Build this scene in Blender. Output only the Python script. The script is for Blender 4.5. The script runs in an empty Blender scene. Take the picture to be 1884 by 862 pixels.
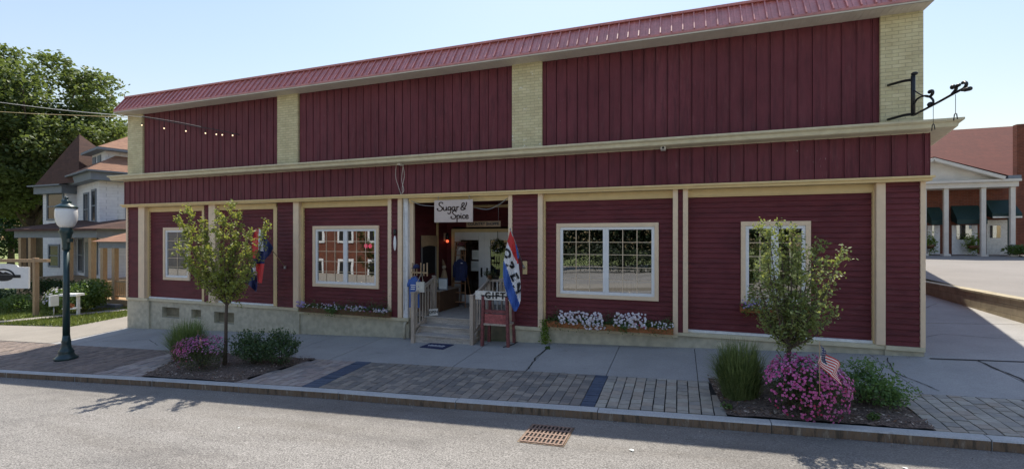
import bpy, math, random
import numpy as np
from mathutils import Vector, Matrix
R = math.radians
SC = bpy.context.scene
COL = SC.collection
random.seed(7)
rng = np.random.default_rng(7)

# ------------------------------------------------------------ camera, sky, sun, exposure
cam = bpy.data.cameras.new('camera'); cam_o = bpy.data.objects.new('camera', cam); COL.objects.link(cam_o)
cam.sensor_width = 36; cam.lens = 36 * 860 / 1884; cam.clip_end = 3000; cam.clip_start = .05
cam.shift_y = 6 / 1884
ANG = math.atan(308 / 860)
cam_o.location = (0, 0, 0); cam_o.rotation_euler = (R(90), 0, ANG)
SC.camera = cam_o
SUN_EL, SUN_AZ = R(60), R(-9.5)          # azimuth measured from +Y towards +X
w = bpy.data.worlds.new('World'); SC.world = w; w.use_nodes = True
nt = w.node_tree; nt.nodes.clear()
sky = nt.nodes.new('ShaderNodeTexSky'); sky.sky_type = 'NISHITA'; sky.sun_disc = False
sky.sun_elevation = SUN_EL; sky.sun_rotation = SUN_AZ
sky.altitude = 100; sky.air_density = 2.0; sky.dust_density = 1.0; sky.ozone_density = 3.2
bg = nt.nodes.new('ShaderNodeBackground'); bg.inputs['Strength'].default_value = .083
ow = nt.nodes.new('ShaderNodeOutputWorld')
tint = nt.nodes.new('ShaderNodeMix'); tint.data_type = 'RGBA'; tint.blend_type = 'MULTIPLY'; tint.inputs[0].default_value = 1
tint.inputs[7].default_value = (1.0, .92, .97, 1)      # colour multiplied in to take the green edge off the sky
nt.links.new(sky.outputs[0], tint.inputs[6]); nt.links.new(tint.outputs[2], bg.inputs['Color']); nt.links.new(bg.outputs[0], ow.inputs['Surface'])
sl = bpy.data.lights.new('sun', 'SUN'); sl.energy = 3.25; sl.angle = R(.5); sl.color = (1, .93, .81)
so = bpy.data.objects.new('sun', sl); COL.objects.link(so); so.location = (0, 20, 40)
sd = Vector((math.sin(SUN_AZ) * math.cos(SUN_EL), math.cos(SUN_AZ) * math.cos(SUN_EL), math.sin(SUN_EL)))
so.rotation_euler = sd.to_track_quat('Z', 'Y').to_euler()
SC.view_settings.view_transform = 'Standard'; SC.view_settings.look = 'None'
SC.view_settings.gamma = 1; SC.view_settings.exposure = 1.02
try: SC.view_settings.use_curve_mapping = False
except Exception: pass

# ------------------------------------------------------------ measuring helpers
S_, C_ = math.sin(ANG), math.cos(ANG)
D = 10.5                                  # distance to the shop front
def ray(px, py):
    u = (px - 942) / 860
    return u * C_ - S_, u * S_ + C_, (437 - py) / 860
def fx(px, Y=D):
    a, b, _ = ray(px, 437); return Y * a / b
def fz(px, py, Y=D):
    a, b, c = ray(px, py); return Y * c / b
def P(px, py, Y): return Vector((fx(px, Y), Y, fz(px, py, Y)))
GX, GY, Z0 = .0415, .045, -2.322
def zg(X, Y):
    xc = max(-60, min(14, X)); yc = max(-30, min(22, Y))
    return Z0 + GX * xc + GY * (yc - D)
KP = [(-90, 1.6), (-30, 5.35), (-15, 6.27), (-10, 6.56), (-6, 6.73), (-3.4, 6.78), (-1.1, 6.86), (1.1, 6.92), (3.7, 6.98), (40, 7.4)]
def yk(X):
    for (a, ya), (b, yb) in zip(KP, KP[1:]):
        if X <= b: return ya + (yb - ya) * (X - a) / (b - a)
    return KP[-1][1]
def zr(X, Y):                              # road surface
    xc = max(-60, min(14, X)); k = yk(X)
    d = k - Y
    return Z0 + GX * xc + GY * (k - D) - .125 + .022 * min(d, 5) - .022 * max(0, d - 5)

# ------------------------------------------------------------ material helpers
def newmat(name):
    m = bpy.data.materials.new(name); m.use_nodes = True
    return m, m.node_tree, m.node_tree.nodes['Principled BSDF']
def N(t, k, **kw):
    n = t.nodes.new(k)
    for a, b in kw.items(): setattr(n, a, b)
    return n
def pos_out(t, scale=(1, 1, 1), obj=False):
    if obj:
        g = N(t, 'ShaderNodeTexCoord'); o = g.outputs['Object']
    else:
        g = N(t, 'ShaderNodeNewGeometry'); o = g.outputs['Position']
    mp = N(t, 'ShaderNodeMapping'); mp.inputs['Scale'].default_value = scale
    t.links.new(o, mp.inputs['Vector']); return mp.outputs[0]
def noise(t, vec, scale, detail=3, rough=.6):
    n = N(t, 'ShaderNodeTexNoise'); n.inputs['Scale'].default_value = scale
    n.inputs['Detail'].default_value = detail; n.inputs['Roughness'].default_value = rough
    t.links.new(vec, n.inputs['Vector']); return n.outputs['Fac']
def ramp(t, fac, stops):
    r = N(t, 'ShaderNodeValToRGB'); e = r.color_ramp.elements
    while len(e) < len(stops): e.new(.5)
    for el, (p, c) in zip(e, stops):
        el.position = p; el.color = (*c, 1)
    t.links.new(fac, r.inputs['Fac']); return r.outputs['Color']
def mix(t, fac, a, b, mode='MIX'):
    m = N(t, 'ShaderNodeMix', data_type='RGBA', blend_type=mode)
    if isinstance(fac, (int, float)): m.inputs[0].default_value = fac
    else: t.links.new(fac, m.inputs[0])
    for i, v in ((6, a), (7, b)):
        if isinstance(v, tuple): m.inputs[i].default_value = (*v, 1)
        else: t.links.new(v, m.inputs[i])
    return m.outputs[2]
def bump(t, bs, h, strength, dist=.01):
    b = N(t, 'ShaderNodeBump'); b.inputs['Strength'].default_value = strength; b.inputs['Distance'].default_value = dist
    t.links.new(h, b.inputs['Height']); t.links.new(b.outputs[0], bs.inputs['Normal'])
def mat(name, col, rough=.6, var=.12, scale=6, bmp=0, bscale=60, metal=0, stretch=(1, 1, 1), spec=None, fine=None):
    m, t, bs = newmat(name)
    bs.inputs['Roughness'].default_value = rough; bs.inputs['Metallic'].default_value = metal
    if spec is not None: bs.inputs['Specular IOR Level'].default_value = spec
    v = pos_out(t, stretch); f = noise(t, v, scale, 5, .65)
    lo = tuple(c * (1 - var) for c in col); hi = tuple(min(1, c * (1 + var)) for c in col)
    c = ramp(t, f, [(.3, lo), (.7, hi)])
    if fine:
        f2 = noise(t, v, fine[0], 2, .5)
        c = mix(t, fine[1], c, ramp(t, f2, [(.35, (.25,) * 3), (.65, (.9,) * 3)]), 'OVERLAY')
    t.links.new(c, bs.inputs['Base Color'])
    if bmp: bump(t, bs, noise(t, v, bscale, 3), bmp)
    return m
def leafmat(name, dark, light, scale=3.0, trans=.35):
    m, t, bs = newmat(name)
    v = pos_out(t); f = noise(t, v, scale, 2); f2 = noise(t, v, 40, 1)
    mm = N(t, 'ShaderNodeMath', operation='ADD'); t.links.new(f, mm.inputs[0]); t.links.new(f2, mm.inputs[1])
    m2 = N(t, 'ShaderNodeMath', operation='MULTIPLY'); m2.inputs[1].default_value = .5; t.links.new(mm.outputs[0], m2.inputs[0])
    c = ramp(t, m2.outputs[0], [(.36, dark), (.62, light)])
    t.links.new(c, bs.inputs['Base Color']); bs.inputs['Roughness'].default_value = .55
    tr = N(t, 'ShaderNodeBsdfTranslucent'); t.links.new(mix(t, .5, c, (light[0] * 1.6, light[1] * 1.5, light[2] * .6)), tr.inputs['Color'])
    ms = N(t, 'ShaderNodeMixShader'); ms.inputs[0].default_value = trans
    out = t.nodes['Material Output']
    t.links.new(bs.outputs[0], ms.inputs[1]); t.links.new(tr.outputs[0], ms.inputs[2]); t.links.new(ms.outputs[0], out.inputs['Surface'])
    return m
def brickmat(name, c1, c2, mortar, bw=.2, bh=.068, axis='xz', bmp=.6, worn=None):
    m, t, bs = newmat(name)
    g = N(t, 'ShaderNodeNewGeometry'); sp = N(t, 'ShaderNodeSeparateXYZ'); t.links.new(g.outputs['Position'], sp.inputs[0])
    cb = N(t, 'ShaderNodeCombineXYZ')
    t.links.new(sp.outputs['X' if axis[0] == 'x' else 'Y'], cb.inputs[0]); t.links.new(sp.outputs['Z' if axis[1] == 'z' else 'Y'], cb.inputs[1])
    b = N(t, 'ShaderNodeTexBrick'); b.inputs['Scale'].default_value = 1
    b.inputs['Color1'].default_value = (*c1, 1); b.inputs['Color2'].default_value = (*c2, 1); b.inputs['Mortar'].default_value = (*mortar, 1)
    b.inputs['Mortar Size'].default_value = .006; b.inputs['Brick Width'].default_value = bw; b.inputs['Row Height'].default_value = bh
    b.inputs['Mortar Smooth'].default_value = .3
    t.links.new(cb.outputs[0], b.inputs['Vector'])
    f = noise(t, g.outputs['Position'], 5, 5)
    c = mix(t, .32, b.outputs['Color'], ramp(t, f, [(.3, (.3,) * 3), (.7, (.75,) * 3)]), 'OVERLAY')
    if worn:
        f3 = noise(t, g.outputs['Position'], 7, 8, .75)
        mk = ramp(t, f3, [(.60, (0, 0, 0)), (.66, (1, 1, 1))]); c = mix(t, mk, c, worn)
    t.links.new(c, bs.inputs['Base Color']); bs.inputs['Roughness'].default_value = .85; bs.inputs['Specular IOR Level'].default_value = .25
    inv = N(t, 'ShaderNodeMath', operation='SUBTRACT'); inv.inputs[0].default_value = 1; t.links.new(b.outputs['Fac'], inv.inputs[1])
    bump(t, bs, inv.outputs[0], bmp, .01)
    return m

M = {}
def painted(name, col, stretch, chips):
    m, t, bs = newmat(name); bs.inputs['Roughness'].default_value = .6; bs.inputs['Specular IOR Level'].default_value = .28
    v = pos_out(t); vs_ = pos_out(t, stretch)
    lo = tuple(c * .80 for c in col); hi = (col[0] * 1.12, col[1] * 1.35, col[2] * 1.3)
    c = ramp(t, noise(t, v, .7, 5, .7), [(.3, lo), (.7, hi)])
    c = mix(t, 1.0, c, ramp(t, noise(t, vs_, 2.2, 6, .75), [(.36, (.66, .70, .72)), (.54, (1, 1, 1))]), 'MULTIPLY')
    dusty = ramp(t, noise(t, vs_, 5.5, 5, .7), [(.55, (0, 0, 0)), (.80, (.30, .30, .30))])
    c = mix(t, dusty, c, (.24, .13, .13))
    ck = N(t, 'ShaderNodeMix', data_type='RGBA', blend_type='MULTIPLY'); ck.inputs[0].default_value = 1
    a = ramp(t, noise(t, pos_out(t, (1, 1, .45)), 34, 3, .8), [(chips, (0, 0, 0)), (chips + .02, (1, 1, 1))])
    b = ramp(t, noise(t, pos_out(t, (1, 1, .5)), 1.3, 3, .6), [(.56, (0, 0, 0)), (.66, (.8, .8, .8))])
    t.links.new(a, ck.inputs[6]); t.links.new(b, ck.inputs[7])
    c = mix(t, ck.outputs[2], c, (.50, .46, .46))
    t.links.new(c, bs.inputs['Base Color']); bump(t, bs, noise(t, pos_out(t, (stretch[0] * 5, stretch[1] * 5, stretch[2] * 5)), 9, 4, .7), .35, .006); return m
M['burgundy'] = painted('burgundy_paint', (.148, .026, .033), (.6, .6, 3.0), .76)
M['burgundy_up'] = painted('burgundy_boards', (.146, .029, .040), (4, 4, .45), .68)
M['cream'] = mat('cream_paint', (.77, .60, .42), .55, .06, 4, .1, 60)
M['ochre'] = mat('ochre_trim', (.72, .55, .28), .55, .07, 4, .1, 60)
M['cornice'] = mat('cornice_paint', (.60, .54, .38), .6, .10, 3, .15, 50, fine=(9, .08))
M['soffit'] = mat('soffit_grey', (.60, .54, .46), .7, .08, 3)
M['roofred'] = mat('red_metal_roof', (.50, .19, .18), .36, .18, 3, spec=.7, fine=(16, .12))
M['found'] = mat('painted_foundation', (.47, .435, .33), .75, .12, 2, .3, 30, fine=(7, .2))
M['portico'] = mat('aged_white_paint', (.60, .58, .53), .6, .1, 2)
M['ladderwood'] = mat('ladder_wood', (.30, .15, .07), .6, .25, 5)
M['darkpane'] = mat('dark_window_pane', (.03, .035, .045), .12, .2, 3)
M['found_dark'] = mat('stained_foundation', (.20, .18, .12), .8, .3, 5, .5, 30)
M['white'] = mat('white_vinyl', (.78, .79, .80), .4, .04, 5)
M['whitebay'] = mat('white_paint_worn', (.74, .75, .76), .5, .12, 7, fine=(20, .2))
M['black'] = mat('black_iron', (.010, .010, .012), .45, .2, 10, metal=.0)
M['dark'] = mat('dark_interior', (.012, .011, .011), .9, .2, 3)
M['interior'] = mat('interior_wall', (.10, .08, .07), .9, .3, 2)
M['wood'] = mat('weathered_wood', (.40, .33, .265), .8, .3, 5, .4, 40, stretch=(6, 6, 1), fine=(40, .4))
M['deck'] = mat('weathered_deck', (.40, .36, .32), .8, .3, 3, .4, 40, stretch=(1, 8, 8), fine=(40, .5))
M['tan_wood'] = mat('tan_wood', (.38, .26, .15), .65, .2, 5, .2, 40, stretch=(6, 6, 1))
M['darkwood'] = mat('dark_wood', (.13, .065, .03), .6, .25, 5, .2, 40)
M['oldred'] = mat('old_red_paint', (.17, .05, .05), .7, .35, 9, .3, 40, fine=(25, .5))
M['oldred_light'] = mat('faded_red_panel', (.32, .085, .08), .7, .3, 9, .2, 40, fine=(25, .4))
M['green_iron'] = mat('dark_green_iron', (.012, .040, .042), .35, .2, 8, spec=.6)
M['signpink'] = mat('pale_sign_board', (.56, .47, .43), .6, .06, 6)
M['brownink'] = mat('brown_lettering', (.07, .02, .015), .6, .1, 6)
M['blackink'] = mat('black_lettering', (.012, .012, .014), .6, .1, 6)
M['signwood'] = mat('brown_sign_wood', (.22, .14, .08), .6, .2, 10)
M['signwhite'] = mat('worn_white_board', (.66, .63, .57), .6, .15, 9, fine=(30, .3))
M['paper'] = mat('paper', (.68, .72, .70), .7, .05, 10)
M['bark'] = mat('bark', (.085, .065, .05), .9, .3, 12, .6, 50, stretch=(1, 1, .3))
M['mulch'] = mat('mulch', (.11, .08, .065), .95, .5, 20, 1, 60, fine=(45, .8))
M['grass'] = leafmat('lawn_grass', (.09, .13, .03), (.20, .24, .06), 1.2, .2)
M['lawnbase'] = mat('lawn_soil', (.17, .20, .06), .95, .3, 1.2, .8, 60, fine=(30, .5))
M['jacket'] = mat('navy_cloth', (.012, .018, .07), .8, .3, 12)
M['blueshirt'] = mat('blue_cloth', (.05, .12, .38), .8, .2, 12)
M['tote'] = mat('canvas', (.55, .53, .47), .8, .1, 12)
M['doormat'] = mat('blue_mat', (.015, .022, .075), .9, .3, 30)
M['terracotta'] = mat('orange_wood_box', (.36, .13, .045), .7, .3, 8, .2, 50, stretch=(1, 6, 6))
M['flagred'] = mat('flag_red', (.55, .035, .035), .75, .08, 8)
M['flagwhite'] = mat('flag_white', (.72, .72, .74), .75, .05, 8)
M['flagblue'] = mat('flag_blue', (.045, .12, .42), .75, .08, 8)
M['flagnavy'] = mat('flag_navy', (.012, .02, .09), .75, .08, 8)
M['steel'] = mat('grey_metal', (.35, .36, .37), .4, .1, 10, metal=.6)
M['rust'] = mat('rusty_cast_iron', (.21, .135, .10), .7, .3, 25, .5, 60, fine=(60, .4))
M['brickY'] = brickmat('painted_yellow_brick', (.64, .57, .36), (.55, .49, .30), (.44, .39, .26), worn=None)
M['brickYworn'] = brickmat('worn_yellow_brick', (.64, .57, .36), (.55, .49, .30), (.44, .39, .26), worn=(.78, .78, .76))
M['brickR'] = brickmat('red_brick', (.19, .062, .036), (.14, .047, .03), (.17, .12, .095), bw=.25, bh=.085)
M['brickRy'] = brickmat('red_brick_side', (.30, .075, .045), (.24, .06, .04), (.30, .22, .18), bw=.25, bh=.085, axis='yz')
M['brickD'] = brickmat('dark_brick', (.16, .06, .045), (.12, .05, .04), (.14, .11, .1), bw=.25, bh=.085)
M['shingle'] = brickmat('red_brown_shingles', (.115, .036, .026), (.10, .032, .024), (.07, .024, .02), bw=.5, bh=.34, bmp=.3)
M['hshingle'] = brickmat('orange_brown_shingles', (.30, .165, .105), (.23, .125, .085), (.16, .09, .065), bw=.3, bh=.12, bmp=.3)
M['hshingled'] = brickmat('dark_brown_shingles', (.095, .052, .04), (.075, .043, .036), (.055, .032, .028), bw=.3, bh=.14, bmp=.3)  # darker shingle copy; the tree's shade on the tower roof is in this colour
M['hwhite'] = brickmat('white_shingle_siding', (.70, .71, .73), (.66, .67, .69), (.50, .51, .54), bw=.28, bh=.17, bmp=.4)
M['hgrey'] = mat('blue_grey_trim', (.16, .19, .23), .6, .1, 4)
M['block'] = brickmat('concrete_block', (.44, .38, .26), (.38, .33, .23), (.24, .20, .14), bw=.45, bh=.22, axis='yz', bmp=.6)
M['awning'] = mat('dark_green_canvas', (.008, .035, .032), .7, .15, 5)
M['shadehedge'] = leafmat('shaded_hedge_leaves', (.006, .013, .005), (.022, .042, .014), 1.0, .1)  # leaf colour darkened to stand in for shade on the greenery opposite
M['hedge'] = leafmat('hedge_leaves', (.012, .03, .010), (.04, .085, .022), 2.0)
M['lime'] = leafmat('lime_leaves', (.09, .16, .02), (.22, .32, .05), 3.0)
M['bushleaf'] = leafmat('bush_leaves', (.04, .08, .02), (.13, .21, .05), 3.0)
M['treebig'] = leafmat('maple_leaves', (.042, .070, .022), (.16, .215, .075), .35, .38)
M['treeL'] = leafmat('young_tree_leaves', (.10, .15, .03), (.34, .38, .10), 4.0, .45)
M['treeR'] = leafmat('young_tree_bronze_leaves', (.085, .13, .04), (.32, .37, .14), 4.0, .4)
M['shrubleaf'] = leafmat('dark_shrub_leaves', (.03, .06, .025), (.10, .17, .07), 5.0)
M['shrublight'] = leafmat('light_shrub_leaves', (.05, .11, .035), (.17, .29, .09), 5.0)
M['bushdark'] = leafmat('flower_bush_leaves', (.035, .055, .022), (.11, .13, .05), 6.0)
M['blade'] = leafmat('grass_blades', (.08, .14, .04), (.24, .32, .12), 6.0, .3)
M['bladedark'] = leafmat('grass_blades_dark', (.065, .105, .035), (.21, .27, .10), 6.0, .3)
M['pink'] = leafmat('pink_petals', (.48, .05, .26), (.80, .20, .52), 14.0, .25)
M['mauve'] = leafmat('mauve_petals', (.26, .07, .20), (.50, .22, .40), 14.0, .25)
M['crimson'] = leafmat('crimson_petals', (.30, .01, .06), (.45, .03, .12), 14.0, .2)
M['petwhite'] = leafmat('white_petals', (.55, .50, .62), (.85, .82, .88), 14.0, .25)
M['lilac'] = leafmat('lilac_petals', (.22, .14, .42), (.50, .40, .70), 14.0, .25)
M['lampglass'] = mat('frosted_globe', (.78, .78, .78), .25, .03, 8)

def roadmat():
    m, t, bs = newmat('asphalt_aggregate'); v = pos_out(t)
    big = ramp(t, noise(t, v, .45, 5), [(.3, (.200, .190, .178)), (.7, (.25, .238, .224))])
    sp1 = ramp(t, noise(t, v, 55, 2, .7), [(.36, (.12, .12, .12)), (.5, (.5, .5, .5)), (.66, (.95, .95, .95))])
    c = mix(t, .75, big, sp1, 'OVERLAY')
    vo = N(t, 'ShaderNodeTexVoronoi'); vo.inputs['Scale'].default_value = 38; t.links.new(v, vo.inputs['Vector'])
    wsp = ramp(t, vo.outputs['Distance'], [(.10, (1, 1, 1)), (.2, (0, 0, 0))])
    sel = ramp(t, noise(t, v, 17, 2), [(.56, (0, 0, 0)), (.62, (1, 1, 1))])
    c = mix(t, mix(t, 1.0, wsp, sel, 'MULTIPLY'), c, (.42, .41, .38))
    sta = ramp(t, noise(t, pos_out(t, (.25, 1.6, 1)), 1.1, 4), [(.5, (1, 1, 1)), (.75, (.78, .76, .74))])
    c = mix(t, 1.0, c, sta, 'MULTIPLY')
    g = N(t, 'ShaderNodeNewGeometry'); sp = N(t, 'ShaderNodeSeparateXYZ'); t.links.new(g.outputs['Position'], sp.inputs[0])
    mr = N(t, 'ShaderNodeMapRange'); mr.inputs[1].default_value = 4.9; mr.inputs[2].default_value = 6.5; t.links.new(sp.outputs['Y'], mr.inputs[0])
    gm = N(t, 'ShaderNodeMath', operation='MULTIPLY'); t.links.new(mr.outputs[0], gm.inputs[0]); t.links.new(noise(t, pos_out(t, (.6, 2, 1)), 1.6, 6, .75), gm.inputs[1])
    gm2 = N(t, 'ShaderNodeMath', operation='MULTIPLY', use_clamp=True); gm2.inputs[1].default_value = 1.1; t.links.new(gm.outputs[0], gm2.inputs[0])
    c = mix(t, gm2.outputs[0], c, (.155, .14, .12))
    c = mix(t, 1.0, c, ramp(t, noise(t, pos_out(t, (.35, .9, 1)), .8, 6, .75), [(.34, (.74, .74, .75)), (.5, (1, 1, 1))]), 'MULTIPLY')
    t.links.new(c, bs.inputs['Base Color']); bs.inputs['Roughness'].default_value = .85
    bump(t, bs, noise(t, v, 70, 3, .7), .6, .012); return m
M['road'] = roadmat()
def concmat(name, a, b, sc=1.0):
    m, t, bs = newmat(name); v = pos_out(t)
    c = ramp(t, noise(t, v, .8 * sc, 6, .7), [(.3, a), (.7, b)])
    c = mix(t, .35, c, ramp(t, noise(t, v, 60, 2), [(.3, (.3,) * 3), (.7, (.75,) * 3)]), 'OVERLAY')
    st = ramp(t, noise(t, v, 2.7, 8, .8), [(.60, (1, 1, 1)), (.74, (.62, .60, .56))])
    c = mix(t, 1.0, c, st, 'MULTIPLY')
    t.links.new(c, bs.inputs['Base Color']); bs.inputs['Roughness'].default_value = .85
    bump(t, bs, noise(t, v, 50, 4), .35, .008); return m
M['conc'] = concmat('sidewalk_concrete', (.27, .265, .255), (.36, .35, .335))
M['conc_light'] = concmat('driveway_concrete', (.22, .20, .17), (.30, .27, .23), .6)
M['lot'] = concmat('parking_lot_asphalt', (.20, .185, .17), (.255, .235, .215), .4)
M['granite'] = concmat('granite_kerb', (.38, .385, .38), (.46, .46, .45), 3)
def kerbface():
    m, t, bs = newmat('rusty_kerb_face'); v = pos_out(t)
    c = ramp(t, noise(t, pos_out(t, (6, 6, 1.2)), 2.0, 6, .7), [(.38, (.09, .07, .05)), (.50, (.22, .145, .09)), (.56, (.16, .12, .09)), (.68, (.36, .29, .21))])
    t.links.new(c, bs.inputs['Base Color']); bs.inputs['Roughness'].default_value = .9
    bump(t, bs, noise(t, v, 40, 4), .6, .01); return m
M['kerbface'] = kerbface()
M['gap'] = mat('joint_dirt', (.03, .028, .025), .95, .3, 10)
for i, c in enumerate([(.19, .165, .14), (.155, .14, .125), (.22, .195, .165), (.135, .125, .115)]): M['pt%d' % i] = mat('tan_paver_%s' % 'abcd'[i], tuple(v * 1.25 for v in c), .85, .15, 12, .3, 60)
for i, c in enumerate([(.25, .205, .185), (.29, .25, .225), (.21, .185, .175), (.27, .225, .195)]): M['pp%d' % i] = mat('pink_paver_%s' % 'abcd'[i], tuple(v * 1.25 for v in c), .85, .15, 12, .3, 60)
for i, c in enumerate([(.062, .082, .125), (.078, .10, .145), (.056, .074, .115), (.07, .09, .135)]): M['pb%d' % i] = mat('blue_paver_%s' % 'abcd'[i], c, .8, .15, 12, .3, 60)
for i, c in enumerate([(.16, .125, .105), (.13, .105, .09), (.18, .14, .115), (.145, .115, .10)]): M['pd%d' % i] = mat('brown_paver_%s' % 'abcd'[i], tuple(v * 1.25 for v in c), .85, .15, 12, .3, 60)
for i, c in enumerate([(.27, .245, .205), (.31, .285, .24), (.23, .215, .19), (.28, .24, .195)]): M['pl%d' % i] = mat('light_paver_%s' % 'abcd'[i], tuple(v * 1.25 for v in c), .85, .15, 12, .3, 60)

def glassmat(name, refl=.55, tint=(.25, .27, .27)):
    m, t, bs = newmat(name); t.nodes.remove(bs)
    g = N(t, 'ShaderNodeBsdfGlossy'); g.inputs['Roughness'].default_value = .008; g.inputs['Color'].default_value = (.9, .93, .95, 1)
    tr = N(t, 'ShaderNodeBsdfTransparent'); tr.inputs['Color'].default_value = (*tint, 1)
    b = N(t, 'ShaderNodeBump'); b.inputs['Strength'].default_value = .04; b.inputs['Distance'].default_value = .02
    t.links.new(noise(t, pos_out(t), 1.5, 1), b.inputs['Height']); t.links.new(b.outputs[0], g.inputs['Normal'])
    lw = N(t, 'ShaderNodeFresnel'); lw.inputs['IOR'].default_value = 1.5
    ma = N(t, 'ShaderNodeMath', operation='ADD', use_clamp=True); ma.inputs[1].default_value = refl - .04; t.links.new(lw.outputs[0], ma.inputs[0])
    ms = N(t, 'ShaderNodeMixShader'); t.links.new(ma.outputs[0], ms.inputs[0]); t.links.new(tr.outputs[0], ms.inputs[1]); t.links.new(g.outputs[0], ms.inputs[2])
    t.links.new(ms.outputs[0], t.nodes['Material Output'].inputs['Surface']); return m
M['glass'] = glassmat('window_glass', .36)
M['doorglass'] = glassmat('door_glass', .16, (.5, .5, .5))
def emit(name, col, s):
    m, t, bs = newmat(name); bs.inputs['Base Color'].default_value = (*col, 1)
    bs.inputs['Emission Color'].default_value = (*col, 1); bs.inputs['Emission Strength'].default_value = s; return m
M['bulb'] = emit('warm_bulb', (1, .74, .46), 1.0)
M['redlamp'] = emit('red_lamp', (.8, .12, .05), .8)
M['neon'] = emit('pink_neon', (1, .08, .22), 1.3)

# ------------------------------------------------------------ mesh helpers
class MB:
    def __init__(s): s.v = []; s.f = []; s.mi = []; s.sm = []
    def add(s, vs, fs, mi=0, smooth=False):
        o = len(s.v); s.v += [tuple(v) for v in vs]
        for i, f in enumerate(fs):
            s.f.append(tuple(o + k for k in f)); s.mi.append(mi if isinstance(mi, int) else mi[i]); s.sm.append(smooth)
        return s
    def box(s, x0, x1, y0, y1, z0, z1, mi=0):
        if x0 > x1: x0, x1 = x1, x0
        if y0 > y1: y0, y1 = y1, y0
        if z0 > z1: z0, z1 = z1, z0
        v = [(x0, y0, z0), (x1, y0, z0), (x1, y1, z0), (x0, y1, z0), (x0, y0, z1), (x1, y0, z1), (x1, y1, z1), (x0, y1, z1)]
        return s.add(v, [(0, 3, 2, 1), (4, 5, 6, 7), (0, 1, 5, 4), (1, 2, 6, 5), (2, 3, 7, 6), (3, 0, 4, 7)], mi)
    def obox(s, c, ax, ay, az, mi=0):      # oriented box, half axes
        c, ax, ay, az = map(Vector, (c, ax, ay, az))
        v = [c + sx * ax + sy * ay + sz * az for sz in (-1, 1) for sx, sy in ((-1, -1), (1, -1), (1, 1), (-1, 1))]
        return s.add(v, [(0, 3, 2, 1), (4, 5, 6, 7), (0, 1, 5, 4), (1, 2, 6, 5), (2, 3, 7, 6), (3, 0, 4, 7)], mi)
    def bar(s, a, b, w=.02, h=.02, up=(0, 0, 1), mi=0):
        a, b, up = Vector(a), Vector(b), Vector(up); d = (b - a)
        x = d.cross(up)
        if x.length < 1e-5: x = d.cross(Vector((1, 0, 0)))
        x.normalize(); z = x.cross(d).normalized()
        return s.obox((a + b) / 2, x * w / 2, d / 2, z * h / 2, mi)
    def tube(s, pts, r, n=8, mi=0, cap=True, smooth=True):
        pts = [Vector(p) for p in pts]; rs = r if isinstance(r, (list, tuple)) else [r] * len(pts)
        vs = []; ref = None
        for i, p in enumerate(pts):
            d = (pts[min(i + 1, len(pts) - 1)] - pts[max(i - 1, 0)]).normalized()
            if ref is None or abs(ref.dot(d)) > .95: ref = Vector((0, 0, 1)) if abs(d.z) < .8 else Vector((1, 0, 0))
            x = d.cross(ref).normalized(); y = x.cross(d).normalized(); ref = y if abs(d.z) < 2 else ref
            for k in range(n):
                a = 2 * math.pi * k / n; vs.append(p + rs[i] * (math.cos(a) * x + math.sin(a) * y))
        fs = [(i * n + k, i * n + (k + 1) % n, (i + 1) * n + (k + 1) % n, (i + 1) * n + k) for i in range(len(pts) - 1) for k in range(n)]
        if cap: fs += [tuple(range(n))[::-1], tuple((len(pts) - 1) * n + k for k in range(n))]
        return s.add(vs, fs, mi, smooth)
    def lathe(s, c, prof, n=20, mi=0, smooth=True, axis=None):
        c = Vector(c); vs = []
        for r, z in prof:
            for k in range(n):
                a = 2 * math.pi * k / n; vs.append(c + Vector((r * math.cos(a), r * math.sin(a), z)))
        m = len(prof)
        fs = [(i * n + k, i * n + (k + 1) % n, (i + 1) * n + (k + 1) % n, (i + 1) * n + k) for i in range(m - 1) for k in range(n)]
        fs += [tuple(range(n))[::-1], tuple((m - 1) * n + k for k in range(n))]
        return s.add(vs, fs, mi, smooth)
    def ell(s, c, rx, ry, rz, n=14, mi=0):
        prof = [(math.sin(math.pi * i / 10), -math.cos(math.pi * i / 10)) for i in range(11)]
        c = Vector(c); vs = [c + Vector((rx * max(r, .001) * math.cos(2 * math.pi * k / n), ry * max(r, .001) * math.sin(2 * math.pi * k / n), rz * z)) for r, z in prof for k in range(n)]
        fs = [(i * n + k, i * n + (k + 1) % n, (i + 1) * n + (k + 1) % n, (i + 1) * n + k) for i in range(10) for k in range(n)]
        return s.add(vs, fs, mi, True)
    def quad(s, *p, mi=0): return s.add(p, [tuple(range(len(p)))], mi)
    def prism(s, poly, a, b, mi=0):        # poly extruded from offset a to offset b (vectors)
        a, b = Vector(a), Vector(b); n = len(poly); poly = [Vector(p) for p in poly]
        return s.add([p + a for p in poly] + [p + b for p in poly], [tuple(range(n))[::-1], tuple(range(n, 2 * n))] + [(i, (i + 1) % n, n + (i + 1) % n, n + i) for i in range(n)], mi)
    def build(s, name, mats, parent=None, xf=None, bevel=0):
        me = bpy.data.meshes.new(name)
        vs = np.array(s.v, dtype=float).reshape(-1, 3)
        if xf is not None:
            vs = np.array([tuple(xf @ Vector(v)) for v in s.v])
        if parent is not None:
            o = parent_world(parent); vs = vs - np.array(tuple(o))
        me.from_pydata(vs.tolist(), [], s.f)
        if not isinstance(mats, (list, tuple)): mats = [mats]
        for m in mats: me.materials.append(M[m] if isinstance(m, str) else m)
        me.polygons.foreach_set('material_index', s.mi); me.polygons.foreach_set('use_smooth', s.sm); me.update()
        ob = bpy.data.objects.new(name, me); COL.objects.link(ob)
        if parent is not None: ob.parent = parent
        if bevel:
            bv = ob.modifiers.new('bevel', 'BEVEL'); bv.width = bevel; bv.segments = 2; bv.limit_method = 'ANGLE'
        return ob
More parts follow.
